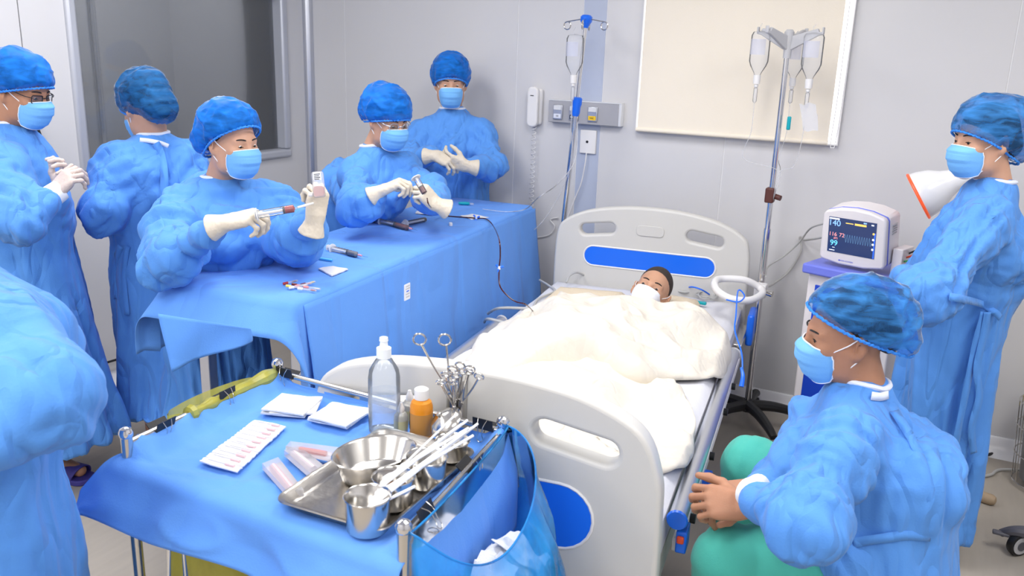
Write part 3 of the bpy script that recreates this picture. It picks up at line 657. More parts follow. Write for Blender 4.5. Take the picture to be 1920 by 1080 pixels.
# ------------------------------------------------------------------ draped instrument table
TZ = .92
A_ = onz(553, 565, TZ); C_ = onz(990, 387, TZ); TD = nrm((C_-A_)*V(1,1,0)); TN = V(TD[1], -TD[0], 0)     # along table (away), across (toward bed)
TW = .47; TL = np.linalg.norm(C_-A_)+.03; T0 = A_-TD*.02            # near corner on the bed side
tb = thing('instrument_table', 'steel framed instrument table hidden under a blue drape', 'table', T0-TN*TW/2+TD*TL/2-V(0,0,TZ))
TM = np.stack([TN, TD, V(0,0,1)], 1)
MB().box((-TW+.01, .03, TZ-.035), (-.01, TL-.02, TZ-.004), TM, T0*V(1,1,0)).obj('table_top', STEELB, tb, bevel=.004)
for s_, t_ in ((-.05, .10), (-TW+.05, .10), (-.05, TL-.1), (-TW+.05, TL-.1)):
    MB().box((s_-.02, t_-.02, 0), (s_+.02, t_+.02, TZ-.035), TM, T0*V(1,1,0)).obj('leg', ALU, tb, bevel=.003)
for t_ in (.10, TL-.1): MB().box((-TW+.05, t_-.015, .15), (-.05, t_+.015, .19), TM, T0*V(1,1,0)).obj('cross_bar', ALU, tb, bevel=.002)
def drape_pt(s, t, sideflare=.10, seed=0):
    """cloth coordinates -> point; s<0 over far side, s>TW over bed side; t<0 near end"""
    os_ = min(s+TW, 0) if s < -TW else max(s, 0); ot = min(t, 0) if t < 0 else max(t-TL, 0)
    ps, pt = min(max(s, -TW), 0), min(max(t, 0), TL); mlen = math.hypot(os_, ot)
    if mlen < 1e-9: return ps, pt, 0., 0., 0., 0.
    return ps, pt, os_/mlen, ot/mlen, mlen, 1.
def drape_sheet(name, s0, s1, t0, t1, ns, ntt, par, mt_, flare, foldamp, seed=0, foldf=7, end_out=0.):
    S = np.linspace(s0, s1, ns); T = np.linspace(t0, t1, ntt); G = np.zeros((ns, ntt, 3)); rr = .022
    for i, s in enumerate(S):
        for j, t in enumerate(T):
            ps, pt, dx, dy, ml, o = drape_pt(s, t)
            a = min(ml/rr, math.pi/2); out = rr*math.sin(a); dn = rr*(1-math.cos(a)); rest = max(ml-rr*math.pi/2, 0)
            fl = flare
            if dy < -.3: fl = flare+end_out*(-dy)
            cth = math.sqrt(1-min(fl, .95)**2)
            nz_ = float(ridge(np.array([[pt*foldf+seed+ps*foldf, rest*1.6, seed]]))[0]); n2 = float(noise(np.array([[pt*foldf*.6-seed+ps*4, rest*1.2, seed+4.]]))[0])
            w = foldamp*min(rest/.15, 1)*((nz_**1.5-.4)+(n2-.5)*1.4)
            top_w = .003*(float(noise(np.array([[ps*9+3, pt*7, seed]]))[0])-.5)*(1 if ml < 1e-9 else 0)
            out2 = out+rest*fl+w
            G[i, j] = T0*V(1,1,0)+TN*(ps+dx*out2)+TD*(pt+dy*out2)+V(0,0,TZ+.004+top_w-dn-rest*cth)
    b = MB(); b.grid(G); return b.obj(name, mt_, par, angle=0, solid=.002)
dr = thing('table_drape', 'long blue surgical drape spread over the instrument table', 'drape', T0-TN*TW/2+TD*TL/2-V(0,0,TZ))
drape_sheet('top_sheet', -TW-.24, .30, -.13, TL+.22, 60, 120, dr, DRAPE, .06, .010, 1, 5, end_out=.62)
S_ = np.linspace(0, 1, 46); G = np.zeros((46, 130, 3))
for i, q in enumerate(S_):
    for j, t in enumerate(np.linspace(.03, TL+.03, 130)):
        f = float(ridge(np.array([[t*5+3, q*.8, 2.]]))[0])**1.5-.45; f2 = float(ridge(np.array([[t*11+q*2, q*1.3, 6.]]))[0])**2-.35
        out = .024+q*.075+q*(.030*f+.012*f2); G[i, j] = T0*V(1,1,0)+TN*out+TD*(t+q*.01)+V(0,0,TZ-.012-q*.80)
b_ = MB(); b_.grid(G); b_.obj('side_sheet', DRAPE, dr, angle=0, solid=.002)
c4 = [at(296, 588, 2.26), at(470, 616, 2.40), at(470, 640, 2.42), at(316, 697, 2.27)]
G = np.array([[lerp(lerp(c4[0], c4[1], a), lerp(c4[3], c4[2], a), b)+TN*(.012*math.sin(a*7+b*2)*b) for a in np.linspace(0, 1, 24)] for b in np.linspace(0, 1, 14)]); b_ = MB(); b_.grid(G); b_.obj('hanging_corner', DRAPE, dr, angle=0, solid=.002)
# printed label on the side sheet
q = (.90-.80)/.80; 
lab_o = onx(763, 547, T0[0]+.062); LM = np.stack([TD, V(0,0,1), TN], 1)
lb = thing('drape_label', 'small white printed label stuck on the side of the blue table drape', 'label', lab_o)
b_ = MB(); b_.prism(rrect(.042, .058, .003), LM, lab_o, .0015); b_.obj('paper', LWH, lb)
for k, (w_, y_) in enumerate(((.026, .02), (.03, .011), (.018, .002), (.028, -.008), (.024, -.018))):
    MB().box((-w_/2+.003, y_-.002, .0015), (w_/2+.003, y_+.002, .0020), LM, lab_o).obj('print_line', GREYP if k != 2 else BLUEP, lb, smooth=False)

# ------------------------------------------------------------------ cart with tray
CZ = .79; RZ = .84
P_FL, P_BL, P_FR, P_BR = onz(237, 822, RZ), onz(520, 690, RZ), onz(757, 1000, RZ), onz(943, 800, RZ)
ct = thing('dressing_cart', 'stainless steel dressing cart with tube rails at the foot of the bed', 'cart', (P_FL+P_BR)/2*V(1,1,0))
for p in (P_FL, P_BL, P_FR, P_BR):
    ps = MB().cyl(p*V(1,1,0)+V(0,0,.11), p*V(1,1,0)+V(0,0,RZ+.004), .0125, n=16).obj('post', STEEL, ct)
    MB().lathe([(.0125, 0), (.015, .004), (.0155, .012), (.012, .020), (.004, .024)], p*V(1,1,0)+V(0,0,RZ+.003), n=18).obj('post_cap', CHROME, ps)
    MB().lathe([(.04, -.014), (.045, -.008), (.045, .008), (.04, .014)], p*V(1,1,0)+V(0,0,.046), (0,1,0), n=20).obj('caster', BLACK, ps)
for a, b in ((P_FL, P_BL), (P_BL, P_BR), (P_FR, P_BR)):
    MB().cyl(a-V(0,0,.012), b-V(0,0,.012), .0075, n=12).obj('rail', STEEL, ct)
def quad_slab(z0, z1, ins=0.0):
    c = (P_FL+P_FR+P_BL+P_BR)/4; q = [lerp(p, c, ins) for p in (P_FL, P_FR, P_BR, P_BL)]
    b = MB(); v = [V(p[0], p[1], z) for z in (z0, z1) for p in q]; return b.add(v, [(3,2,1,0),(4,5,6,7),(0,1,5,4),(1,2,6,5),(2,3,7,6),(3,0,4,7)])
quad_slab(CZ-.03, CZ-.006, .02).obj('shelf', STEELB, ct); quad_slab(.25, .27, .02).obj('shelf', STEELB, ct)
# drape over the cart: lies on the shelf, rises to the side rails, falls over the front
def cart_q(a, b): return lerp(lerp(P_FL, P_FR, a), lerp(P_BL, P_BR, a), b)*V(1,1,0)
na, nb_ = 90, 90; G = np.zeros((na, nb_, 3))
for i, a in enumerate(np.linspace(-.09, 1.14, na)):
    for j, b in enumerate(np.linspace(-.30, 1.03, nb_)):
        aa, bb = min(max(a, 0), 1), max(b, 0); p = cart_q(min(max(a, -.012), 1.012), min(max(bb, .0), 1.0)); z = CZ
        z += .045*max(0, 1-abs(a)/.075)**1.3 if a < .08 and b > .0 else 0
        z += .045*max(0, 1-abs(a-1)/.07)**1.3 if b > .0 else 0
        if b > .93: z += .02*((b-.93)/.1)
        n1 = float(ridge(np.array([[a*5+b*4, b*6-a*3, 1.]]))[0])**2-.35; n2 = float(ridge(np.array([[a*11+2, b*9+a*5, 5.]]))[0])**3-.2
        if 0.0 <= b: z += .006*n1*(1 if a < .62 else .25)+.003*n2*(1 if a < .62 else .3)
        if a < -.012 and b > 0:  # hem outside the left rail
            z -= (-.012-a)*.9
        if a > 1.012 and b > 0: z -= (a-1.012)*1.6; p = p+V(.035*min((a-1.012)/.05, 1), 0, 0)
        if b < 0:                # front overhang
            ml = -b*.49; r = .03; an = min(ml/r, math.pi/2); rest = max(0, ml-r*math.pi/2)
            out = r*math.sin(an)+rest*.30; z -= r*(1-math.cos(an))+rest*.92
            out += min(rest/.05, 1)*(.014*n1+.012*math.sin(a*9))
            lf = max(0, .16-a)/.16       # loose front-left corner swings outward
            p = p+V(-lf*.045*min(ml/.1, 1), -out-lf*.02*min(ml/.1, 1), 0); z += lf*.01
        G[i, j] = p+V(0, 0, z)
b_ = MB(); b_.grid(G); tag(b_.obj('cart_drape', DRAPE, angle=0, solid=.002), 'blue surgical drape laid over the dressing cart and clipped to its rails', 'drape')
# ------------------------------------------------------------------ people
def head_frame(pos, fwd, up):
    f = nrm(fwd); u = nrm(np.asarray(up, float)-f*(np.asarray(up, float)@f)); return np.asarray(pos, float), np.stack([np.cross(f, u), f, u], 1)
def head_prims(o, M, s=1.0, jaw=1.0):
    w = lambda x, y, z: o+M@(V(x, y, z)*s)
    X, Y, Z = M[:, 0], M[:, 1], M[:, 2]; P = []
    P.append(ell_(w(0, -.014, .047), V(.075, .098, .088)*s, M, k=.02*s))
    P.append(ell_(w(0, .034, -.012), V(.064, .062, .085)*s, M, k=.03*s))
    P.append(cap_(w(.035, .02, -.075), w(.010, .068, -.098), .026*s*jaw, .022*s, k=.03*s)); P.append(cap_(w(-.035, .02, -.075), w(-.010, .068, -.098), .026*s*jaw, .022*s, k=.03*s))
    for sx in (1, -1):
        P.append(cap_(w(sx*.054, .006, -.02), w(sx*.046, .018, -.07), .022*s, .022*s*jaw, k=.03*s))
        P.append(ell_(w(sx*.04, .070, -.018), V(.022, .018, .02)*s, M, k=.025*s))          # cheek
        P.append(cap_(w(sx*.012, .088, .026), w(sx*.044, .076, .027), .010*s, .009*s, k=.016*s))     # brow
        P.append(Prim(w(sx*.031, .104, .008), w(sx*.031, .112, .008), .018*s, .011*s, .018*s, .011*s, side=X, k=.012*s, op='s'))
        P.append(ell_(w(sx*.031, .0775, .0075), V(.0155, .0135, .0115)*s, M, k=.006*s))     # lids over the eye
        E = np.stack([nrm(X*sx*.95-Y*.45), np.cross(Z, nrm(X*sx*.95-Y*.45)), Z], 1)
        P.append(ell_(w(sx*.084, -.014, .004), V(.0095, .020, .031)*s, E, k=.006*s)); P.append(ell_(w(sx*.081, -.006, -.024), V(.008, .011, .013)*s, E, k=.006*s))
        P.append(ell_(w(sx*.094, -.008, .004), V(.009, .009, .016)*s, E, k=.005*s, op='s'))
    P.append(cap_(w(0, .090, .020), w(0, .110, -.024), .0085*s, .0125*s, k=.012*s)); P.append(ell_(w(.011, .1, -.030), V(.009, .010, .008)*s, M, k=.008*s)); P.append(ell_(w(-.011, .1, -.030), V(.009, .010, .008)*s, M, k=.008*s))
    P.append(cap_(w(.016, .088, -.056), w(-.016, .088, -.056), .010*s, k=.012*s)); P.append(cap_(w(.013, .087, -.068), w(-.013, .087, -.068), .010*s, k=.012*s))
    return P
def hand_prims(side, wrist, fwd, dorsal, pose='relax', scale=1.0, cuff=0.0, forearm=None, spread=1.0):
    f = nrm(fwd); d = nrm(np.asarray(dorsal, float)-f*(np.asarray(dorsal, float)@f)); x = np.cross(f, d); mx = 1 if side == 'R' else -1
    M = np.stack([x*mx, f, d], 1); o = np.asarray(wrist, float); w = lambda p: o+M@(np.asarray(p, float)*scale)
    P = []
    B = [(-.030, .088, 0), (-.010, .092, .002), (.011, .089, .001), (.030, .081, -.002)]
    Ln = [(.042, .026, .021), (.046, .029, .022), (.043, .027, .022), (.034, .021, .019)]; Rr = [.0098, .0100, .0096, .0086]
    cur = dict(relax=[(18,28,14)]*4, grip=[(62,78,40), (66,80,42), (68,82,42), (70,82,42)], pinch=[(48,48,22), (52,55,25), (58,68,35), (60,75,38)], clasp=[(42,50,25), (44,52,26), (46,54,26), (48,56,28)],
               drape=[(25,40,20), (30,42,20), (34,45,22), (38,48,24)], hold=[(50,52,28), (54,58,30), (58,62,32), (62,66,34)])[pose]
    th = dict(relax=[(-.60,.70,-.25), (-.35,.88,-.25), (-.22,.93,-.25)], grip=[(-.50,.55,-.62), (.05,.78,-.62), (.40,.75,-.45)], pinch=[(-.42,.66,-.62), (-.10,.80,-.58), (.02,.90,-.42)],
              clasp=[(-.62,.62,-.35), (-.30,.90,-.20), (-.10,.97,-.1)], drape=[(-.55,.68,-.40), (-.30,.86,-.35), (-.2,.92,-.3)], hold=[(-.5,.6,-.6), (-.15,.8,-.58), (.1,.85,-.5)])[pose]
    for xb, yb, zb in B: P.append(Prim(w((xb*.62, .004, 0)), w((xb, yb-.006, zb)), .0145*scale, .0135*scale, .0125*scale, .0125*scale, side=M[:, 0], k=.016*scale))
    P.append(cap_(w((-.018, .020, -.006)), w((-.026, .055, -.008)), .017*scale, .014*scale, k=.015*scale)); P.append(cap_(w((.022, .018, -.006)), w((.028, .060, -.006)), .014*scale, .012*scale, k=.015*scale))
    sp = [-.16*spread, -.04*spread, .06*spread, .17*spread]
    for (b, L, r, c, s_) in zip(B, Ln, Rr, cur, sp):
        p = V(*b); a = 0
        for k_, (l, ang) in enumerate(zip(L, c)):
            a += math.radians(ang); dv = nrm(V(math.sin(s_)*math.cos(a*.6), math.cos(a), -math.sin(a))); q = p+dv*l
            P.append(cap_(w(p), w(q), (r-.0005*k_)*scale, (r-.0006*(k_+1))*scale, k=.004*scale)); p = q
    p = V(-.026, .026, -.006)
    for k_, (l, dv) in enumerate(zip((.044, .034, .027), th)):
        q = p+nrm(V(*dv))*l; P.append(cap_(w(p), w(q), (.0150, .0118, .0108)[k_]*scale, (.0120, .0108, .0088)[k_]*scale, k=.008*scale)); p = q
    fa = nrm(forearm) if forearm is not None else f
    if cuff: P.append(Prim(o-fa*cuff, o+f*.008, .048*scale, .046*scale, .026*scale, .021*scale, side=M[:, 0], c0=.006, k=.016))
    else: P.append(Prim(o-fa*.07, o, .028*scale, .024*scale, .025*scale, .019*scale, side=M[:, 0], k=.014))
    return P
def head_extras(root, bodyo, o, M, s, look=(0,.9,-.25), lids=.5, brows=True):
    w = lambda x, y, z: o+M@(V(x, y, z)*s)
    for sx in (1, -1):
        b = MB(); c = V(sx*.031, .0785, .0070); g = nrm(V(*look)); Q = axes(g)
        th = np.linspace(.01, math.pi*.55, 10); an = np.arange(16)*2*math.pi/16; r = .0136
        pts = np.array([[w(*(c+r*(math.cos(t)*Q[:, 2]+math.sin(t)*(math.cos(a)*Q[:, 0]+math.sin(a)*Q[:, 1])))) for a in an] for t in th])
        b.cur = 1; b.grid(pts[:5], True); b.cur = 0; b.grid(pts[4:], True)
        b.obj('eye', [EYEW, EYED], bodyo)
        zl = .0078-lids*.006
        lash = smooth_path([w(sx*.0475, .0760, zl-.0005), w(sx*.041, .0880, zl+.0022), w(sx*.031, .0925, zl+.0035), w(sx*.021, .0915, zl+.001), w(sx*.0165, .0880, zl-.003)], 5)
        MB().tube(lash, .0012*s, 5).obj('eyelashes', HAIR, bodyo)
        if brows:
            br = smooth_path([w(sx*.014, .0985, .0305), w(sx*.028, .0965, .0345), w(sx*.042, .0875, .0335), w(sx*.052, .0745, .0270)], 5)
            MB().tube(br, np.array([.0016, .0022, .0026, .0026, .0026]+[.0024]*(len(br)-10)+[.002, .0016, .0012, .001, .0006])*s, 6).obj('eyebrow', HAIR, bodyo)
def make_mask(root, o, M, s=1.0, m_=MASK, pleats=True):
    w = lambda p: o+M@(np.asarray(p, float)*s)
    cy = [(.112, -.001), (.1245, -.013), (.1315, -.030), (.130, -.050), (.122, -.075), (.108, -.100), (.088, -.117)]
    ed = [(.060, .056, -.016), (.0640, .052, -.026), (.0650, .049, -.038), (.0640, .047, -.055), (.0610, .046, -.073), (.056, .046, -.090), (.049, .050, -.106)]
    k = np.linspace(0, 1, 7); nv, nu = 28, 36; vv = np.linspace(0, 1, nv); th = np.linspace(-math.pi/2, math.pi/2, nu)
    G = np.zeros((nv, nu, 3)); wh = 3
    for i, v in enumerate(vv):
        y0, z0 = (np.interp(v, k, [c[j] for c in cy]) for j in (0, 1)); xe, ye, ze = (np.interp(v, k, [c[j] for c in ed]) for j in (0, 1, 2))
        pl = .0055*((v*3.6) % 1.0-.5)*(1 if .12 < v < .9 else 0) if pleats else 0
        for j, t in enumerate(th):
            c = math.cos(t)**.78 if math.cos(t) > 0 else 0; sn = math.sin(t); pinch = 1-.10*math.exp(-((abs(t)-.55)/.35)**2)*math.exp(-((v-.06)/.1)**2)
            p = V(xe*math.copysign(abs(sn)**.92, sn), ye+(y0-ye)*c*pinch, ze+(z0-ze)*c)
            p[1] += pl*(.3+.7*c); p[2] += pl*.4*c
            G[i, j] = w(p)
    b = MB(); b.grid(G); mk = b.obj('mask', m_, root, solid=.0016, angle=0)
    for row in (G[0], G[-1], G[:, 0], G[:, -1]): MB().tube(row, .0021*s, 6).obj('mask_edging', MASKW if m_ is not MASKW else m_, mk)
    for sx, j in ((1, nu-1), (-1, 0)):
        MB().tube(smooth_path([G[1, j], lerp(G[1, j], w((sx*.083, -.010, .031)), .55)+M[:, 0]*sx*.006*s, w((sx*.084, -.012, .030)), w((sx*.080, -.030, .010))], 6), .0017*s, 6).obj('ear_loop', STRAP, mk)
        MB().tube(smooth_path([G[-4, j], lerp(G[-4, j], w((sx*.080, -.014, -.030)), .55)+M[:, 0]*sx*.005*s, w((sx*.083, -.016, -.024)), w((sx*.080, -.030, .0))], 6), .0017*s, 6).obj('ear_loop', STRAP, mk)
    return mk
def make_cap(root, o, M, s=1.0, m_=CAPM, front=(.094, .052), nape=(-.075, -.052), size=(.094, .124, .108), center=(0, -.026, .062), bun=None, seed=1, amp=.006, hairline=(.086, .062), hnape=(-.085, -.075), h=.0065):
    w = lambda p: o+M@(np.asarray(p, float)*s)
    fy, fz = front; ny, nz_ = nape; t = nrm(V(0, fy-ny, fz-nz_)); n_ = V(0, -t[2], t[1]); po = V(0, (fy+ny)/2, (fz+nz_)/2)
    pr = [ell_(w(center), V(*size)*V(1.09, 1.06, 1.0)*s, M, k=.05*s), ell_(w((0, -.014, .047)), V(.085, .108, .097)*s, M, k=.04*s), ell_(w((0, .034, -.005)), V(.072, .071, .092)*s, M, k=.03*s)]
    if bun: pr.append(ell_(w(bun[:3]), V(*bun[3:])*s, M, k=.06*s))
    # gathered by the elastic: closes in toward the cut plane
    pr.append(Half(w(po), M@n_, k=.02*s))
    Vt, Fc = polygonize(pr, h*s); Vt = relax(Vt, Fc, 1); N = vnormals(Vt, Fc)
    L = (Vt-o)@M/s; dist = (L-po)@n_
    q = np.stack([L[:, 0]*9+seed, L[:, 1]*22, L[:, 2]*22+L[:, 1]*10], 1); q2 = np.stack([L[:, 0]*30, L[:, 1]*26+seed, L[:, 2]*40+L[:, 0]*10], 1)
    ang = np.arctan2(L[:, 0], (L-po)@t)
    d = amp*(1.5*(ridge(q)**2-.35)+.7*(ridge(q2)**2-.35)+1.4*(noise(q*.45)-.5)) + .0028*np.sin(ang*46)*np.exp(-dist/.018)-.003*np.exp(-(dist/.014)**2)
    Vt = Vt+N*(d*s)[:, None]; fc = Vt[Fc].mean(1); keep = (((fc-o)@M/s-po)@n_) > .004
    nF = N[Fc].mean(1)@(M@n_); keep &= ~((((fc-o)@M/s-po)@n_ < .010) & (nF < -.75)); Fc = Fc[keep]
    cp = sdf_obj('bouffant_cap', [(Vt, Fc)], m_, root)
    # elastic rim
    e1, e2 = V(1,0,0), t; pts = []
    for a in np.linspace(0, 2*math.pi, 120, endpoint=False):
        dv = math.cos(a)*e2+math.sin(a)*e1; rr = np.arange(0, .2, .001); X = po+dv*rr[:, None]; dd = field(pr[:-1], np.array([w(x) for x in X])); k_ = np.argmax(dd > 0); r = rr[k_] if k_ else .1
        pts.append(w(po+dv*(r-.001+.0012*math.sin(a*40))+n_*(.002+.0015*math.sin(a*47))))
    MB().tube(np.array(pts), .0042*s, 6, closed=True).obj('elastic_band', BAND, cp)
    # hair below
    hp = [ell_(w((0, -.016, .049)), V(.080, .103, .0925)*s, M, k=.03)]
    if bun: hp.append(ell_(w(np.array(bun[:3])*.9+V(0, .01, .004)), V(*bun[3:])*s*.72, M, k=.04))
    t2 = nrm(V(0, hairline[0]-hnape[0], hairline[1]-hnape[1])); hp.append(Half(w((0, (hairline[0]+hnape[0])/2, (hairline[1]+hnape[1])/2)), M@V(0, -t2[2], t2[1]), k=.01))
    Vt, Fc = polygonize(hp, .008*s); sdf_obj('hair', [(relax(Vt, Fc, 1), Fc)], HAIR, root)
    return cp
def ribbon(path, width, normal, name, m_, parent, wob=.004):
    P = smooth_path(path, 6); T = np.gradient(P, axis=0); T /= np.linalg.norm(T, axis=1)[:, None]; S = np.cross(T, nrm(normal)); S /= np.linalg.norm(S, axis=1)[:, None]
    k = np.arange(len(P)); tw = np.sin(k*.9)*.08; Nn = np.cross(S, T); S = S*np.cos(tw)[:, None]+Nn*np.sin(tw)[:, None]
    b = MB(); b.grid(np.stack([P-S*width/2, P+S*width/2], 1)); return b.obj(name, m_, parent, solid=.0015, angle=0)
UPZ = V(0,0,1)
def person(label, base, head, neck, sl, sr, el, er, wl, wr, pv, hem, face, hands=(), s=1.0, skin=SKIN, res=.011, sleeve=(0.085, 0.081, .044), chest=(.185, .135), waist=(.165, .125), hemr=(.25, .20), legs=None,
           gown_extra=(), cap=None, mask=True, glasses=None, look=(0,.9,-.35), lids=.5, seed=1, glove=GLOVE, cuffs=None, jaw=1.0, headless=False, foldk=1.6, skirt=True, collar=True, tie=False, gown_label=None, feet_fwd=None):
    root = thing('person', label, 'person', (base[0], base[1], 0)); f = nrm(V(*face)*V(1,1,0)); side = np.cross(f, UPZ)      # person's right
    hp, hM = head_frame(*head); w = lambda p: hp+hM@(np.asarray(p, float)*s)
    # ---- body (one mesh; hands of the same skin joined in)
    B = head_prims(hp, hM, s, jaw)
    B.append(Prim(w((0, -.022, -.045)), neck-UPZ*.0, .056*s, .058*s, .062*s, .060*s, side=side, k=.035))
    B.append(cap_(neck-UPZ*.05, lerp(neck, sl, .8)-UPZ*.045, .045, .042, k=.04)); B.append(cap_(neck-UPZ*.05, lerp(neck, sr, .8)-UPZ*.045, .045, .042, k=.04))
    mid = lerp(sl, sr, .5); B.append(Prim(mid-UPZ*.09, pv, .10, .06, .10, .065, side=side, k=.05))
    for S_, E_, W_ in ((sl, el, wl), (sr, er, wr)): B.append(cap_(S_-UPZ*.02, E_, .034, .030, k=.03)); B.append(cap_(E_, W_, .030, .022, k=.02))
    if legs is None:
        ff = nrm(V(*feet_fwd)*V(1,1,0)) if feet_fwd is not None else f
        for sg in (1, -1):
            hip = pv+side*.07*sg-UPZ*.03; an = np.array([hem[0], hem[1], .09])+side*.075*sg; kn = lerp(hip, an, .5)
            B += [cap_(hip, kn, .065, .05, k=.03), cap_(kn, an, .05, .036, k=.02), Prim(an-UPZ*.045-ff*.04, an-UPZ*.055+ff*.13, .034, .03, .04, .018, side=np.cross(ff, UPZ), k=.025)]
    else:
        for hip, kn, an, toe in legs: B += [cap_(hip, kn, .075, .055, k=.03), cap_(kn, an, .052, .036, k=.02), cap_(an-UPZ*.035, toe, .036, .024, k=.025)]
    parts = []
    Vt, Fc = polygonize(B, .0058); parts.append((relax(Vt, Fc, 1, .35), Fc))
    bare = [h for h in hands if not h.get('glove', True)]
    for h in bare: parts.append(polygonize(hand_prims(h['side'], h['wrist'], h['fwd'], h['dorsal'], h.get('pose', 'relax'), h.get('s', 1.0)), .0033))
    body = sdf_obj('body', parts, skin, root)
    if not headless: head_extras(root, body, hp, hM, s, look, lids)
    for h in hands:
        if h.get('glove', True):
            Vt, Fc = polygonize(hand_prims(h['side'], h['wrist'], h['fwd'], h['dorsal'], h.get('pose', 'relax'), h.get('s', 1.0), cuff=h.get('cuff', .055), forearm=h.get('fa')), .0033)
            N = vnormals(Vt, Fc); Vt = Vt+N*(.0012*(ridge(Vt*90)-.5))[:, None]; sdf_obj('glove', [(Vt, Fc)], glove, root)
    # ---- gown
    k = foldk; a0, a1, a2 = sleeve; G = []
    G.append(Prim(neck-UPZ*.028+f*.008, lerp(neck, sl, .9)-UPZ*.03, .068, .062, a0*.92, a0*.9, k=.07, fold=('mix', .005*k, seed))); G.append(Prim(neck-UPZ*.028+f*.008, lerp(neck, sr, .9)-UPZ*.03, .068, .062, a0*.92, a0*.9, k=.07, fold=('mix', .005*k, seed+1)))
    G.append(Prim(mid-UPZ*.10, pv+UPZ*.10, chest[0], chest[1], waist[0]*1.05, waist[1]*1.08, side=side, k=.07, fold=('mix', .012*k, seed+2)))
    for i, (S_, E_, W_) in enumerate(((sl, el, wl), (sr, er, wr))):
        G.append(cap_(S_-UPZ*.015, E_, a0, a1, k=.055, fold=('mix', .013*k, seed+3+i))); G.append(cap_(E_, lerp(E_, W_, .93), a1*.98, a2, k=.045, fold=('cross', .012*k, seed+5+i)))
    if skirt: G.append(Prim(pv+UPZ*.10, np.array(hem, float), waist[0], waist[1], hemr[0], hemr[1], side=side, c0=.10, c1=.012, k=.05, fold=('long', .022*k, seed+8)))
    G += list(gown_extra)
    gown = garment('gown', G, res, GOWN, root, 1, gown_label)
    if collar:
        up_n = nrm(lerp(w((0, -.03, -.06)), neck, 1.0)-w((0, -.02, -.05)))*-1; c_ = neck+UPZ*.004; Q = axes(nrm(up_n+UPZ*.6+f*.25), side); an = np.linspace(0, 2*math.pi, 40, endpoint=False)
        pts = []
        for a in an:
            q_ = neck+side*(.068*s*math.cos(a))+f*(.004+.068*s*math.sin(a)); zz = np.arange(.07, -.16, -.003); fd = field(G, q_+UPZ*zz[:, None]); k_ = np.argmax(fd < 0); pts.append(q_+UPZ*(zz[k_] if fd[k_] < 0 else 0))
        pts = np.array(pts); pts = (np.roll(pts, 1, 0)+pts*2+np.roll(pts, -1, 0))/4; MB().tube(np.array(pts), .0072, 8, closed=True).obj('neck_binding', TRIM, gown)
    if cuffs:
        for W_, E_ in cuffs:
            d = nrm(W_-E_); MB().lathe([(.036, -.03), (.038, -.01), (.036, .012), (.034, .035), (.031, .036)], W_, d, n=22).obj('cuff', MASKW, gown, label='white knitted cuff')
    if tie:
        Q = axes(UPZ, side); c_ = pv+UPZ*.10; an = np.linspace(0, 2*math.pi, 60, endpoint=False); r = np.array([c_+Q[:, 0]*(waist[0]*1.05+.008)*math.cos(a)+Q[:, 1]*(waist[1]*1.07+.008)*math.sin(a)+UPZ*.008*math.sin(3*a) for a in an])
        G_ = np.stack([r-UPZ*.012, r+UPZ*.012]); b = MB(); b.grid(G_, True); b.obj('waist_tie', GOWN, gown, solid=.003)
    if not headless:
        if mask: make_mask(root, hp, hM, s)
        if cap is not None: make_cap(root, hp, hM, s, **cap)
    if glasses:
        m_, rw, rh, rad = glasses; gl = None
        for sx in (1, -1):
            o2 = rrect(rw*2, rh*2, rad, 5); pts = np.array([w((sx*.033+x, .107-.010*abs(x+sx*.01)/.03-abs(sx*.033+x)*.10, .006+y)) for x, y in o2])
            e = MB().tube(pts, rad*.0+.0016, 6, closed=True).obj('spectacle_rim' if gl else 'spectacles', m_, root if gl is None else gl); gl = gl or e
            MB().add(pts, [tuple(range(len(pts)))]).obj('lens', film('lens', (.8,.85,.9), .06, .03), gl)
            MB().tube(smooth_path([w((sx*(.033+rw), .095, .012)), w((sx*.076, .075, .016)), w((sx*.080, .02, .022)), w((sx*.082, -.015, .018))], 5), .0016, 6).obj('temple', m_, gl)
        MB().tube(smooth_path([w((-.033+rw*.95, .104, .010)), w((0, .110, .014)), w((.033-rw*.95, .104, .010))], 4), .0014, 6).obj('bridge', m_, gl)
    return root, gown, G
def HEADUP(fwd, tilt=0): return UPZ

# nurse standing at the back wall, hands folded
n5 = at(848, 212, 4.450)
p5, _, _ = person('nurse standing against the back wall behind the table, gloved hands folded at her chest', n5[:2], (at(845, 158, 4.368), D(.10, -.38, .9), UPZ), n5, at(905, 242, 4.430), at(790, 238, 4.430), at(925, 312, 4.326), at(768, 300, 4.306), at(878, 312, 4.171), at(812, 288, 4.161),
    V(n5[0], n5[1], .93)+V(.0, .02, 0), V(n5[0], n5[1]+.02, .30), D(.1, 0, 1), s=0.92, chest=(.172, .125), waist=(.175, .125), hemr=(.20, .145), sleeve=(.060, .062, .044),
    hands=[dict(side='R', wrist=at(816, 290, 4.130), fwd=D(.84, -.40, .1), dorsal=D(.35, .45, .8), pose='drape', fa=D(.95, .1, .3), s=0.88), dict(side='L', wrist=at(874, 312, 4.140), fwd=D(-.86, .28, .1), dorsal=D(-.3, -.5, .8), pose='drape', fa=D(-.95, .1, .3), s=0.88)],
    cap=dict(m_=CAPM, front=(.098, .040), nape=(-.08, -.055), size=(.097, .125, .112), bun=(0, -.10, -.005, .065, .06, .06), seed=2), look=(0, .85, -.55), lids=.8, seed=11)
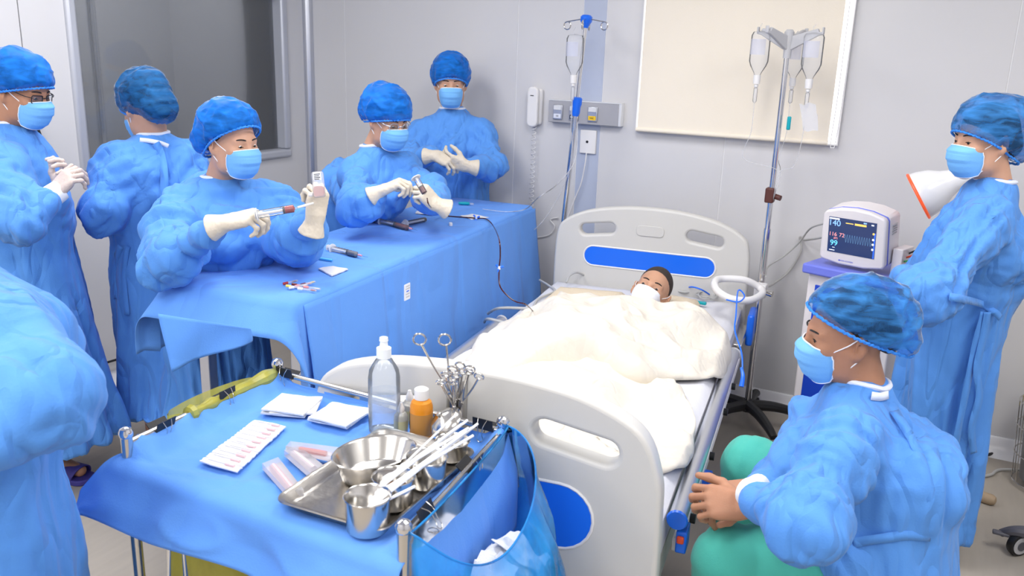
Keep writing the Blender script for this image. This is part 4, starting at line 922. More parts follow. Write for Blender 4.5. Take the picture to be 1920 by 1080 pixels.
# nurse with glasses drawing blood through the line
n4 = at(702, 284, 3.66)
p4, _, _ = person('nurse in round metal glasses bent over the table, filling a syringe from the tube', (-2.47, 3.12), (at(727, 228, 3.58), D(.66, -.46, .60), UPZ), n4, at(766, 312, 3.70), at(667, 322, 3.60), at(810, 370, 3.50), at(672, 386, 3.36), at(816, 378, 3.37), at(706, 366, 3.33),
    V(-2.44, 3.12, .95), V(-2.49, 3.14, .30), D(.55, 0, .8), s=0.88, chest=(.150, .115), waist=(.15, .12), hemr=(.18, .14), sleeve=(.058, .066, .044),
    hands=[dict(side='R', wrist=at(716, 357, 3.31), fwd=D(.88, .40, .15), dorsal=D(-.30, .85, .35), pose='pinch', fa=D(.85, .45, .1), cuff=.05, s=0.88), dict(side='L', wrist=at(818, 384, 3.34), fwd=D(-.52, .55, .40), dorsal=D(.45, .35, .75), pose='grip', fa=D(-.8, .3, .4), cuff=.05, s=0.88)],
    cap=dict(m_=CAPM, front=(.100, .040), nape=(-.085, -.03), size=(.098, .132, .105), center=(0, -.03, .066), bun=(0, -.105, .01, .07, .06, .06), seed=5, amp=.007), glasses=(ALU, .021, .019, .017), look=(0, .8, -.6), lids=.7, seed=23)
# nurse in front with syringe and small blood bag
n3 = at(412, 348, 2.94)
p3, g3, G3 = person('nurse holding a red syringe and a small blood bag beside the table', (-2.36, 2.20), (at(435, 271, 2.84), D(.80, -.24, .50), UPZ), n3, at(508, 378, 2.98), at(328, 388, 2.84), at(552, 452, 2.86), at(318, 482, 2.66), at(588, 412, 2.66), at(404, 428, 2.52),
    V(-2.40, 2.26, .95), V(-2.45, 2.25, .22), D(.62, 0, .75), s=0.87, chest=(.195, .14), waist=(.17, .14), hemr=(.21, .17), res=.010, sleeve=(0.068, 0.076, .044), foldk=1.8,
    hands=[dict(side='R', wrist=at(428, 416, 2.50), fwd=D(.95, .22, .12), dorsal=D(-.18, .80, .55), pose='hold', fa=D(.9, .3, .1), cuff=.055, s=0.88), dict(side='L', wrist=at(592, 410, 2.62), fwd=D(.18, .90, .25), dorsal=D(.75, -.05, .62), pose='grip', fa=D(.35, .85, .3), cuff=.05, s=0.88)],
    cap=dict(m_=CAPM, front=(.090, .072), nape=(-.085, -.045), size=(.098, .124, .110), bun=(0, -.115, .0, .078, .07, .068), seed=8, hairline=(.078, .075), amp=.007), look=(-.1, .85, -.5), lids=.75, seed=31)
# nurse seen from behind, at the window
n2 = at(286, 262, 3.26)
p2, g2, G2 = person('nurse seen from behind facing the observation window, hair bunched in a dark blue cap', n2[:2], (at(272, 205, 3.24), D(-.72, -.20, -.66), UPZ), n2, at(222, 305, 3.20), at(352, 292, 3.32), at(192, 400, 3.14), at(372, 400, 3.36), at(255, 420, 3.42), at(320, 415, 3.5),
    V(n2[0], n2[1], .98)+V(0, .0, 0), V(n2[0]+.02, n2[1]-.02, .20), D(-.3, 0, -.95), s=0.87, chest=(.19, .14), waist=(.165, .13), hemr=(.215, .19), sleeve=(0.070, 0.074, .044), tie=True,
    cap=dict(m_=film('cap_nonwoven_dark', (.03,.19,.50), .62, .5, ior=1.15, vary=.28, vary_scale=16, stretch=(1.5,.8,3.0)), front=(.095, .045), nape=(-.085, -.095), size=(.096, .128, .112), bun=(.005, -.125, -.040, .072, .058, .066), seed=14, amp=.005, hairline=(.08, .02), hnape=(-.085, -.105)), lids=.5, seed=41)
ribbon(surf_path([(292, 268), (302, 290), (308, 330), (306, 370), (298, 405), (284, 432)], G2), .03, -FW, 'back_overlap', GOWN, g2)
ribbon(surf_path([(262, 262), (280, 264), (300, 268), (316, 274)], G2), .016, -FW, 'neck_tie', TRIM, g2)
ribbon(surf_path([(226, 462), (214, 500), (218, 560), (210, 640)], G2), .024, -FW, 'tie_end', GOWN, g2); ribbon(surf_path([(238, 462), (232, 520), (238, 590)], G2), .022, -FW, 'tie_end', GOWN, g2)
# man in dark glasses at the left
n1 = at(14, 244, 2.90); f1 = nrm(D(.85, 0, .35)*V(1,1,0)); legs1 = []
for _px, _py, _h in ((150, 900, -.09), (186, 818, .09)):
    _c = onz(_px, _py, 0)-f1*.08; _an = _c-f1*.055+V(0,0,.085); _hp = V(n1[0], n1[1], .90)+np.cross(UPZ, f1)*_h; legs1.append((_hp, lerp(_hp, _an, .5), _an, _c+f1*.085+V(0,0,.042)))
p1, g1, G1 = person('man in black rectangular glasses with gloved hands clasped beside the observation window', (-2.86, 1.87), (at(40, 176, 2.86), D(.93, -.30, .12), UPZ), n1, at(42, 285, 3.02), at(2, 306, 2.78), at(88, 405, 3.00), at(34, 412, 2.66), at(108, 370, 2.90), at(92, 378, 2.72),
    V(n1[0]-.01, n1[1], .95), V(-2.88, 1.87, .20), D(.95, 0, -.2), s=0.86, skin=SKIN2, chest=(.19, .145), waist=(.18, .155), hemr=(.22, .21), sleeve=(0.074, 0.074, .044), glove=GLOVE2,
    hands=[dict(side='R', wrist=at(100, 362, 2.74), fwd=D(.62, .72, -.05), dorsal=D(-.35, .25, .88), pose='clasp', fa=D(.8, .55, .1), cuff=.05, s=0.84), dict(side='L', wrist=at(110, 360, 2.86), fwd=D(.45, .85, .15), dorsal=D(.55, .1, -.8), pose='clasp', fa=D(.8, .5, -.1), cuff=.05, s=0.84)],
    cuffs=[(at(97, 368, 2.735), at(60, 395, 2.70))], cap=dict(m_=CAPM, front=(.098, .048), nape=(-.08, -.02), size=(.097, .135, .104), center=(0, -.03, .066), seed=17, amp=.006, hairline=(.085, .055), hnape=(-.1, -.05)), glasses=(BLACK, .022, .015, .006), look=(0, .9, -.4), lids=.6, seed=51, legs=legs1)
# slippers of the man
for i, (px, py) in enumerate(((150, 900), (186, 818))):
    c_ = onz(px, py, .0); ff = nrm(D(.85, 0, .35)*V(1,1,0)); ss = np.cross(ff, UPZ)
    sl_ = thing('slipper', ('purple slipper with toes showing on the floor near the cart' , 'purple slipper at the hem of the blue gown nearest the wall')[i], 'slipper', c_-ff*.08, 'purple slippers')
    o2 = [(-.035, -.12), (.035, -.12), (.042, -.02), (.050, .07), (.042, .12), (.0, .14), (-.040, .12), (-.046, .06), (-.036, -.02)]; o2 = smooth_path(np.array([(*p, 0) for p in o2]), 5, True)[:, :2]
    Q = np.stack([ss, ff, UPZ], 1); b = MB(); b.prism(o2, Q, c_-ff*.08, .022); b.obj('sole', PURPLE, sl_, bevel=.005)
    G = np.array([[c_-ff*.08+ss*(.048*math.cos(a))+ff*(t+.02*math.sin(a))+UPZ*(.016+.048*math.sin(a)) for a in np.linspace(0, math.pi, 14)] for t in np.linspace(.02, .085, 6)]); b = MB(); b.grid(G); b.obj('upper_strap', PURPLE, sl_, solid=.004)
# nurse at the right
n6 = at(1864, 352, 2.74)
p6, g6, G6 = person('nurse standing in profile at the bedside monitor, arms folded, belted gown', n6[:2], (at(1846, 268, 2.70), D(-.97, -.08, .16), UPZ), n6, at(1842, 418, 2.60), at(1850, 395, 2.92), at(1742, 555, 2.46), at(1745, 520, 2.95), at(1692, 520, 2.72), at(1740, 560, 2.74),
    V(n6[0]-.025, n6[1], .93), V(n6[0]-.03, n6[1], .10), D(-1, 0, .05), s=0.89, chest=(.19, .150), waist=(.16, .145), hemr=(.185, .150), res=.009, sleeve=(0.078, 0.081, .044), tie=True, foldk=1.8,
    cap=dict(m_=CAPD, front=(.102, .040), nape=(-.075, -.055), size=(.096, .130, .112), bun=(0, -.115, -.02, .072, .065, .065), seed=25, amp=.006, hairline=(.07, .055), hnape=(-.08, -.055)), look=(0, 1, -.15), lids=.1, seed=61)
ribbon(surf_path([(1852, 585), (1844, 630), (1832, 690), (1836, 745), (1822, 800), (1826, 850)], G6), .024, -FW, 'tie_end', GOWN, g6)
ribbon(surf_path([(1845, 585), (1828, 650), (1812, 730), (1796, 810), (1790, 850)], G6), .022, -FW, 'tie_end', GOWN, g6)
ribbon(surf_path([(1780, 556), (1810, 562), (1840, 570), (1866, 586), (1876, 596)], G6), .022, -FW, 'tie_bow', GOWN, g6)
# seated man in green trousers
n7 = at(1618, 728, 2.12); PV7 = V(-.055, 2.13, .54); KN = V(-.355, 1.90, .475); KF = V(-.405, 2.38, .505)
legs7 = [(V(-.04, 2.03, .50), KN, V(-.36, 1.93, .10), V(-.47, 1.92, .04)), (V(-.04, 2.24, .50), KF, V(-.40, 2.36, .10), V(-.51, 2.37, .04))]
wl7, wr7 = at(1415, 938, 1.92), at(1425, 918, 2.10)
p7, g7, G7 = person('seated man in blue gown and green trousers beside the bed, bare hands together', (PV7[0], PV7[1]), (at(1588, 632, 2.10), D(-.985, -.04, -.12), UPZ+D(-.12, 0, 0)), n7, at(1585, 826, 1.95), at(1535, 785, 2.30), at(1512, 975, 1.80), at(1480, 900, 2.34), wl7, wr7,
    PV7+V(.03, 0, .06), PV7-V(0, 0, .1), V(-1, 0, 0), s=0.93, skin=SKIN2, res=.0085, chest=(.185, .125), waist=(.18, .135), sleeve=(0.076, 0.079, .044), legs=legs7, skirt=False, foldk=1.45, jaw=1.1,
    gown_extra=[Prim(PV7+V(.03, 0, .14), PV7+V(.06, 0, -.22), .18, .135, .22, .15, side=V(0,1,0), c1=.02, k=.06, fold=('long', .022, 70)), Prim(PV7+V(0, -.10, -.0), lerp(V(.02, 2.02, .52), KN, .42)-V(0, .02, .02), .115, .13, .125, .12, side=V(0,1,0), c1=.02, k=.06, fold=('cross', .012, 71)), Prim(PV7+V(0, .10, -.0), lerp(V(.02, 2.24, .52), KF, .30), .105, .12, .105, .10, side=V(0,1,0), c1=.02, k=.06, fold=('cross', .012, 72))],
    hands=[dict(side='R', wrist=at(1408, 918, 2.10), fwd=D(-.93, -.12, .15), dorsal=D(.1, .85, .45), pose='clasp', glove=False, s=0.95), dict(side='L', wrist=at(1398, 948, 1.98), fwd=D(-.93, .10, -.12), dorsal=D(-.1, .45, .88), pose='clasp', glove=False, s=0.95)],
    cuffs=[(at(1420, 932, 1.935), at(1500, 975, 1.82)), (at(1424, 917, 2.10), at(1470, 905, 2.25))], cap=dict(m_=CAPD, front=(.092, .084), nape=(-.112, -.022), size=(.096, .132, .110), center=(0, -.034, .060), bun=(0, -.118, -.01, .066, .060, .06), seed=33, amp=.006, hairline=(.072, .088), hnape=(-.11, -.055)), look=(0, 1, -.1), lids=.15, seed=71)
TG = []
for i, (hip, kn, an, toe) in enumerate(legs7): TG += [cap_(hip, kn, .105, .082, k=.04, fold=('mix', .008, 80+i)), cap_(kn, an, .082, .078, k=.03, fold=('long', .014, 82+i))]
TG.append(Prim(PV7+V(.03, -.1, -.03), PV7+V(.03, .1, -.03), .11, .10, .11, .10, k=.05, fold=('mix', .005, 85)))
garment('trousers', TG, .0085, SCRUB, p7, label='green scrub trousers')
ribbon(surf_path([(1634, 742), (1650, 744), (1666, 740)], G7, .01), .02, -FW, 'neck_tie', TRIM, g7)
ribbon(surf_path([(1676, 770), (1702, 810), (1726, 860), (1744, 920), (1750, 980), (1752, 1050)], G7), .022, -FW, 'back_overlap', GOWN, g7)
ribbon(surf_path([(1600, 1018), (1650, 1010), (1700, 1004), (1745, 1006)], G7), .022, -FW, 'waist_tie', GOWN, g7)
st = thing('stool', 'low round steel stool under the seated man', 'stool', (PV7[0]+.05, PV7[1], 0))
MB().lathe([(.16, 0), (.17, .01), (.17, .035), (.155, .045)], (PV7[0]+.05, PV7[1], .375), n=28).obj('seat', BLACK, st)
for a in range(4):
    c_ = V(math.cos(a*math.pi/2+.78), math.sin(a*math.pi/2+.78), 0); MB().cyl(V(PV7[0]+.05, PV7[1], .375)+c_*.11, V(PV7[0]+.05, PV7[1], .0)+c_*.17, .011, n=10).obj('leg', STEEL, st)
# person at the left edge, only sleeve and skirt in view
b8 = at(-95, 900, 1.62); n8 = at(-120, 500, 1.62)
p8, _, _ = person('person in a blue gown leaning at the cart, arm bent, elbow toward the cart', b8[:2], (at(-150, 380, 1.62), D(.8, -.4, .3), UPZ), n8, at(-60, 560, 1.75), at(0, 612, 1.50), at(-80, 760, 1.75), at(78, 752, 1.43), at(-60, 830, 1.62), at(-90, 860, 1.30),
    V(b8[0], b8[1], .85), V(b8[0]+.03, b8[1]-.02, .15), D(.7, 0, -.5), s=0.90, chest=(.20, .16), waist=(.19, .17), hemr=(.25, .24), res=.009, sleeve=(0.078, 0.084, .044), cap=dict(m_=CAPM, seed=44), seed=91, foldk=1.15)
# child in bed
cs = .92; ch_o = bd(.565, -.385, .700); chf = D(-.22, .30, .92); chu = D(.50, .78, -.30)
chd = thing('person', 'young child lying in the hospital bed with shaved head and white face mask', 'person', bd(.55, -.6, .604))
hp, hM = head_frame(ch_o, chf, chu)
Bc = head_prims(hp, hM, cs); wc = lambda p: hp+hM@(np.asarray(p, float)*cs)
ck = bd(.53, -.50, .665); Bc.append(cap_(wc((0, -.02, -.05)), ck, .042, .045, k=.03)); Bc.append(Prim(ck-DV*.08-UPZ*.015, bd(.50, -.85, .655), .11, .048, .10, .045, side=DU, k=.05))
for sg in (1, -1):
    sh = ck-DV*.06+DU*.10*sg; e = sh-DV*.2+DU*.09*sg-UPZ*.012; Bc += [cap_(sh, e, .034, .028, k=.03), cap_(e, e-DV*.18+DU*-.02*sg-UPZ*.0, .028, .022, k=.02)]
    h_ = bd(.50+.06*sg, -.87, .648); kn_ = bd(.47+.08*sg, -1.12, .636); an_ = bd(.45+.07*sg, -1.36, .632); Bc += [cap_(h_, kn_, .040, .028, k=.03), cap_(kn_, an_, .027, .022, k=.02), cap_(an_, an_-DV*.06, .02, .016, k=.02)]
Vt, Fc = polygonize(Bc, .0052); SKINC = mat('skin_child', (.56,.32,.21), .5, spec=.35, sss=.12, noise_amt=.1, noise_scale=40, color2=(.50,.27,.17))
chb = sdf_obj('body', [(relax(Vt, Fc, 1, .35), Fc)], SKINC, chd); head_extras(chd, chb, hp, hM, cs, (0, .9, -.3), .75)
hpz = [ell_(wc((0, -.016, .048)), V(.0775, .1005, .0905)*cs, hM, k=.03), Half(wc((0, .055, .060)), hM@nrm(V(0, -.62, .78)), k=.02)]
Vt, Fc = polygonize(hpz, .007); sdf_obj('hair', [(relax(Vt, Fc, 1), Fc)], mat('hair_shaved', (.05,.035,.03), .8, noise_amt=.4, noise_scale=200), chd)
make_mask(chd, hp, hM, cs, MASKW)
# ------------------------------------------------------------------ syringes, tubes and small things on the draped table
DT = TZ+.006      # top of the table drape
def tt(x, y, z=0): return onz(x, y, DT+z)
def syringe(label, A, B, r, color, fill=(.55, 1.0), needle=True, plunger_out=.25, group=None):
    """A thumb end, B nozzle tip of the barrel"""
    A, B = np.asarray(A, float), np.asarray(B, float); d = nrm(B-A); L = np.linalg.norm(B-A); p = lambda t: A+d*L*t
    t_ = thing('syringe', label, 'syringe', lerp(A, B, .5)-V(0,0,r), group); b0 = plunger_out
    MB().lathe([(r, b0*L), (r, .93*L), (r*.35, .96*L), (r*.3, L)], A, d, n=16).obj('barrel', CLEAR, t_)
    MB().lathe([(r*1.7, b0*L-.0015), (r*1.7, b0*L+.0015)], A, d, n=16).obj('finger_flange', WHITEP, t_)
    MB().lathe([(r*1.1, 0), (r*1.1, .002), (r*.35, .003), (r*.35, fill[0]*L)], A, d, n=12).obj('plunger', WHITEP, t_)
    MB().lathe([(r*.94, (fill[0]-.05)*L), (r*.94, fill[0]*L)], A, d, n=14).obj('stopper', BLACK, t_)
    if color is not None: MB().lathe([(r*.93, fill[0]*L+.0005), (r*.93, .925*L), (r*.3, .955*L)], A, d, n=14).obj('fluid', color, t_)
    for k in range(5): MB().tube([p(.36+.1*k)+V(0,0,r*1.01)-nrm(np.cross(d, UPZ))*r*.3, p(.36+.1*k)+V(0,0,r*1.01)+nrm(np.cross(d, UPZ))*r*.3], .0006, 4).obj('scale_mark', BLACK, t_)
    if needle:
        MB().lathe([(r*.42, 0), (r*.3, .018)], B, d, n=10).obj('needle_hub', mat('hub_pink', (.75,.35,.42), .4), t_); MB().cyl(B+d*.017, B+d*.05, .0006, n=6).obj('needle', STEEL, t_)
    return t_
z_ = .012
syringe('clear syringe with black stopper lying alone beside the gauze on the table', tt(615, 464, z_), tt(672, 478, z_), .0105, mat('fluid_grey', (.16,.17,.22), .2), (.70, 1), plunger_out=.15)
syringe('syringe half full of dark blood lying in front of the other one on the table', tt(708, 413, z_), tt(768, 428, z_), .0115, BLOOD, (.60, 1), plunger_out=.12)
syringe('syringe with black stopper lying behind the blood filled one on the table', tt(756, 420, z_), tt(800, 411, z_), .0105, CLEARB, (.93, 1), needle=False, plunger_out=.1)
syringe('syringe of dark blood held upright by the nurse in glasses', at(779, 332, 3.24), at(797, 364, 3.22), .0115, BLOOD, (.62, 1), needle=False, plunger_out=.05)
syringe('syringe with bright red fluid held by the nurse with the blood bag', at(478, 403, 2.46), at(556, 390, 2.48), .0115, BLOODL, (.72, 1), needle=False, plunger_out=.05)
# small blood bag in the hand of the same nurse
bc = at(597, 346, 2.545); Q = np.stack([nrm(RT+UP*.10), nrm(UP-RT*.10), -FW], 1)
bag = thing('blood_bag', 'small clear transfer bag with a printed label and red blood at the bottom', 'blood bag', bc-V(0,0,.04))
b_ = MB(); b_.prism(rrect(.036, .078, .008), Q, bc-Q[:, 2]*.006, .012); b_.obj('pouch', CLEARB, bag, bevel=.004)
b_ = MB(); b_.prism(rrect(.030, .030, .008), Q, bc-Q[:, 1]*.020-Q[:, 2]*.0045, .009); b_.obj('blood', BLOODL, bag)
b_ = MB(); b_.prism(rrect(.024, .024, .001), Q, bc+Q[:, 1]*.024+Q[:, 2]*.0062, .0006); lb2 = b_.obj('paper_label', LWH, bag)
for k in range(4): MB().box((-.009, .030-.005*k-.0011, .0069), (.009-.003*(k % 2), .030-.005*k+.0011, .0073), Q, bc).obj('print_line', BLACK, lb2, smooth=False)
MB().tube([at(558, 389, 2.48), at(573, 385, 2.50), at(587, 381, 2.53)], [.003, .004, .003], 8).obj('connector', WHITEP, bag)
MB().lathe([(.006, -.006), (.006, .006)], at(583, 365, 2.55), RT, n=10).obj('port', WHITEP, bag)
# gauze, packets, caps
def flat(name, label, cat, corners, th, m_, zoff=.0, par=None, group=None, amp=.0, seed=0, n=8):
    c = [np.asarray(q, float)+V(0,0,zoff) for q in corners]; s = np.linspace(0, 1, n)
    T = np.array([[lerp(lerp(c[0], c[1], a), lerp(c[3], c[2], a), b)+V(0,0,th+amp*float(ridge(np.array([[a*3+seed, b*3, seed]]))[0])) for a in s] for b in s]); Bt = T-V(0,0,th)
    b = MB(); b.grid(T); b.grid(Bt[:, ::-1]); ring = [(0, j) for j in range(n)]+[(i, n-1) for i in range(1, n)]+[(n-1, j) for j in range(n-2, -1, -1)]+[(i, 0) for i in range(n-2, 0, -1)]
    b.grid(np.array([[T[i, j] for i, j in ring], [Bt[i, j] for i, j in ring]]), True); o = b.obj(name, m_, par, angle=40)
    if label: tag(o, label, cat, group)
    return o
flat('gauze_pad', 'white gauze pad lying on the blue table drape', 'gauze', [tt(597, 506), tt(625, 501), tt(653, 507), tt(622, 519)], .004, GAUZE, amp=.003, seed=2)
flat('paper_wrapper', 'torn white paper wrapper beside the nurse in glasses', 'wrapper', [tt(779, 401), tt(782, 398), tt(813, 400), tt(811, 405)], .003, GAUZE, amp=.006, seed=5)
flat('paper_packet', 'opened white paper packet under the blood line stopcock', 'packet', [tt(862, 405), tt(886, 402), tt(917, 408), tt(884, 412)], .001, GAUZE, amp=.002, seed=6)
flat('loose_cap', 'light blue plastic needle sheath lying on the table', 'sheath', [tt(597, 487), tt(600, 485), tt(624, 489), tt(622, 491)], .006, mat('cap_lightblue', (.1,.5,.85), .3), seed=7)
tl = thing('tape_piece', 'teal needle cap with clear tip on the far end of the table', 'needle cap', tt(870, 381))
MB().lathe([(.006, 0), (.008, .02), (.008, .05), (.004, .055)], tt(860, 381, .009), nrm(tt(884, 382)-tt(860, 381)), n=12).obj('body', TEAL, tl); MB().cyl(tt(879, 382, .008), tt(888, 382.5, .008), .005, n=10).obj('tip', CLEARB, tl)
cpz = MB(); cpz.lathe([(.008, 0), (.008, .012), (.005, .014)], tt(845, 423), n=14); tag(cpz.obj('bottle_cap', WHITEP), 'tiny white cap standing on the table', 'cap')
# blood tubes heap
cols = [BLOODL, mat('tube_yellow', (.8,.6,.1), .4), WHITEP, BLOOD, mat('tube_pink', (.7,.25,.25), .4), WHITEP, BLOOD, mat('tube_pink', (.7,.25,.25), .4)]
for k in range(8):
    x0, y0 = 532+k*5.5, 536+((k*37) % 11)-4; a = tt(x0, y0, .006+.004*(k % 2)); b = tt(x0+26+(k % 3)*4, y0+(4 if k % 2 else -6), .006+.004*((k+1) % 2))
    t_ = thing('sample_tube', 'small thin sample tube in the loose heap on the table', 'tube', lerp(a, b, .5)-V(0,0,.006), 'heap of sample tubes'); d_ = nrm(b-a)
    MB().cyl(a, b, .0035, n=8).obj('tube_body', CLEARB, t_); MB().cyl(a-d_*.002, a+d_*.014, .0045, n=8).obj('stopper', cols[k], t_); MB().cyl(b-d_*.018, b-d_*.004, .0025, n=6).obj('content', cols[(k+3) % 8], t_)
# blood line from the syringe to the child
def stopcock(p, label):
    t_ = thing('stopcock', label, 'stopcock', p-V(0,0,.006))
    MB().lathe([(.0055, -.006), (.0055, .006)], p, UPZ, n=12).obj('valve_body', WHITEP, t_)
    for a in range(3): MB().cyl(p, p+nrm(RT*math.cos(a*2.1+.3)+UP*math.sin(a*2.1+.3))*.017, .0042, n=8).obj('valve_arm', BLUEP, t_)
    return t_
edge = tt(925, 424, .006); sc2 = at(936, 502, 3.22); ep = bd(*[(onz(1003, 585, .66)-B0)@q for q in (DU, DV)], .655)
LINE = mat('blood_line', (.05,.004,.006), .15)
line = smooth_path([at(801, 372, 3.21), at(805, 385, 3.21), tt(822, 401, .03), tt(840, 405, .004), tt(865, 407, .004), tt(892, 409, .006), tt(912, 411, .006), edge, at(936, 450, 3.24), at(938, 480, 3.225), sc2, at(937, 535, 3.21), at(952, 555, 3.20), at(968, 566, 3.19), at(986, 571, 3.18), ep], 8)
tag(MB().tube(line, .0026, 8).obj('blood_line', LINE), 'thin dark red blood line running from the syringe to the bed', 'tube')
stopcock(tt(893, 408, .010), 'blue stopcock on the paper packet on the table'); stopcock(sc2, 'blue stopcock hanging in the blood line beside the table'); stopcock(ep, 'blue stopcock at the end of the blood line on the blanket')
tag(MB().tube(smooth_path([tt(905, 392, .006), tt(950, 397, .004), tt(985, 392, .01), at(1010, 370, 3.75), at(1045, 345, 3.85), at(1078, 300, 3.95), at(1083, 230, 4.0)], 8), .0022, 6).obj('drip_tube', CLEARB), 'clear drip tube running from the drip bottle onto the table', 'tube')

# ------------------------------------------------------------------ things on the cart
DC = CZ+.004
def cc(x, y, z=0): return onz(x, y, DC+z)
for k, (px, rot, lab) in enumerate((((545, 765), .35, 'lowest gauze square of the left pile on the cart'), ((556, 762), .52, 'middle gauze square of the left pile on the cart'), ((548, 760), .25, 'top gauze square of the pile beside the needle strip'),
                                    ((636, 782), .10, 'lowest gauze square of the pile beside the saline bottle'), ((640, 778), .16, 'middle gauze square of the pile beside the saline bottle'), ((638, 779), .04, 'top gauze square of the pile beside the saline bottle'))):
    c = cc(*px, .006+.0045*(k % 3)); e1 = V(math.cos(rot), math.sin(rot), 0)*.055; e2 = V(-math.sin(rot), math.cos(rot), 0)*.052
    flat('gauze_square', lab, 'gauze', [c-e1-e2, c+e1-e2, c+e1+e2, c-e1+e2], .004, GAUZE, amp=.002, seed=k, group='gauze squares on the cart')
# strip of needle packets
sp = thing('needle_strip', 'strip of white paper needle packets with pink hubs', 'packets', cc(455, 838))
c4 = [cc(374, 868, .004), cc(445, 888, .004), cc(537, 802, .004), cc(478, 790, .004)]; PAPER = mat('packet_paper', (.83,.82,.86), .6); HUBP = mat('hub_pink2', (.80,.56,.58), .4)
for k in range(10):
    a, b = k/10+.004, (k+1)/10-.004; q = [lerp(c4[0], c4[3], a), lerp(c4[1], c4[2], a), lerp(c4[1], c4[2], b), lerp(c4[0], c4[3], b)]
    o = flat('packet', None, None, q, .003, PAPER, par=sp, amp=.003, seed=k); m0 = lerp(q[0], q[3], .5)+V(0,0,.0075); m1 = lerp(q[1], q[2], .5)+V(0,0,.0075)
    MB().cyl(lerp(m0, m1, .15), lerp(m0, m1, .62), .0010, n=6).obj('needle', mat('needle_pale', (.62,.62,.66), .4), o); MB().cyl(lerp(m0, m1, .62), lerp(m0, m1, .86), .003, n=8).obj('needle_hub', HUBP, o)
FILMP = film('packet_film', (.9,.9,.95), .35, .12)
for k, (q, lab, col) in enumerate(((((492, 880), (522, 868), (570, 930), (538, 932)), 'clear packet with pink print partly under the tray', mat('print_pink', (.78,.5,.52), .6)), (((533, 855), (558, 845), (608, 884), (582, 898)), 'clear packet lying across the other two beside the tray', mat('print_pale', (.72,.60,.62), .6)), (((536, 848), (545, 838), (640, 850), (628, 868)), 'clear packet holding a red plastic stick beside the tray', REDP))):
    t_ = thing('sealed_packet', lab, 'packet', cc(*q[0])); cs4 = [cc(*p, .004+.006*k) for p in q]; flat('backing_paper', None, None, cs4, .001, PAPER, par=t_)
    m0, m1 = lerp(cs4[0], cs4[1], .5)+V(0,0,.006), lerp(cs4[3], cs4[2], .5)+V(0,0,.006)
    if k == 2: m0, m1 = lerp(cs4[0], cs4[3], .5)*.0+lerp(cs4[0], cs4[1], .5)*.85+lerp(cs4[3], cs4[2], .5)*.15+V(0,0,.006), lerp(cs4[0], cs4[1], .5)*.15+lerp(cs4[3], cs4[2], .5)*.85+V(0,0,.006)
    MB().cyl(lerp(m0, m1, .12), lerp(m0, m1, .88), .006 if k == 2 else .009, n=8).obj('content', col, t_)
    flat('film_cover', None, None, cs4, .014, FILMP, par=t_)
# steel tray
tc = V(-.955, 1.300, DC+.002); ta = .05; TQ = np.array([[math.cos(ta), -math.sin(ta), 0], [math.sin(ta), math.cos(ta), 0], [0, 0, 1.]])
tr = thing('steel_tray', 'shallow rectangular stainless steel tray on the cart', 'tray', tc)
prof = [(0.0, .0), (.118-.020, .0), (.118-.008, .004), (.118, .020), (.118+.008, .022), (.118+.009, .0195), (.118+.001, .0185), (.118-.008, .0015), (.118-.022, -.0012), (0, -.0012)]
G = []
for r, h in prof:
    if r == 0: G.append([tc+TQ@V(0, 0, h)]*28); continue
    o2 = rrect(2*r, 2*r+.13, .03 if r > .1 else .02, 6); G.append([tc+TQ@V(x, y, h) for x, y in o2])
b_ = MB(); b_.grid(np.array(G), True); b_.obj('tray_body', STEELB, tr, angle=50)
def vessel(name, label, cat, c, r, h, m_=STEEL, lip=.003, group=None, taper=.9, ex=1.0, rot=0, inner=None):
    prof = [(.001, .0), (r*taper*.92, .0), (r*taper, .004), (r, h-.002), (r+lip, h), (r+lip*.6, h+.002), (r-.002, h-.002), (r*taper-.0025, .006), (r*taper*.88, .003), (.001, .003)]
    n = 32; an = np.arange(n)*2*math.pi/n; cr, sr = math.cos(rot), math.sin(rot); G = []
    for rr_, hh in prof:
        x, y = rr_*np.cos(an), rr_*ex*np.sin(an); G.append(np.stack([c[0]+cr*x-sr*y, c[1]+sr*x+cr*y, np.full(n, c[2]+hh)], 1))
    t_ = thing(name, label, cat, c, group); b = MB(); b.grid(np.array(G), True); b.obj('wall', m_, t_, angle=50)
    if inner: MB().lathe([(r*taper*.9, 0), (r*taper*.93, .001)], c+V(0,0,inner[0]), n=24).obj('liquid', inner[1], t_)
    return t_
tp = lambda x, y: V(*onz(x, y, DC+.006)[:2], DC+.005)
vessel('kidney_bowl', 'large oval stainless steel bowl at the back of the tray', 'bowl', tp(703, 888), .068, .052, ex=1.30, rot=-.35, taper=.82, lip=.005)
vessel('steel_cup', 'empty stainless steel cup at the front corner of the tray', 'cup', tp(690, 990), .042, .068, taper=.95)
vessel('steel_cup', 'stainless steel cup of brown iodine behind the front cup on the tray', 'cup', tp(738, 944), .040, .060, taper=.95, inner=(.03, mat('iodine', (.16,.06,.01), .15)))
vessel('steel_cup', 'stainless steel cup under the swab sticks in the middle of the tray edge', 'cup', tp(800, 905), .041, .060, taper=.95)
ld_ = vessel('steel_pot', 'rounded stainless steel pot with its lid tilted beside the forceps jar', 'pot', tp(848, 858), .036, .042, taper=.8)
lc = tp(838, 838)+V(-.012, .015, .052); MB().lathe([(.042, 0), (.041, .004), (.030, .016), (.012, .022), (.006, .024), (.006, .032), (.001, .033)], lc, nrm(V(-.35, -.5, .8)), n=28).obj('lid', STEEL, ld_)
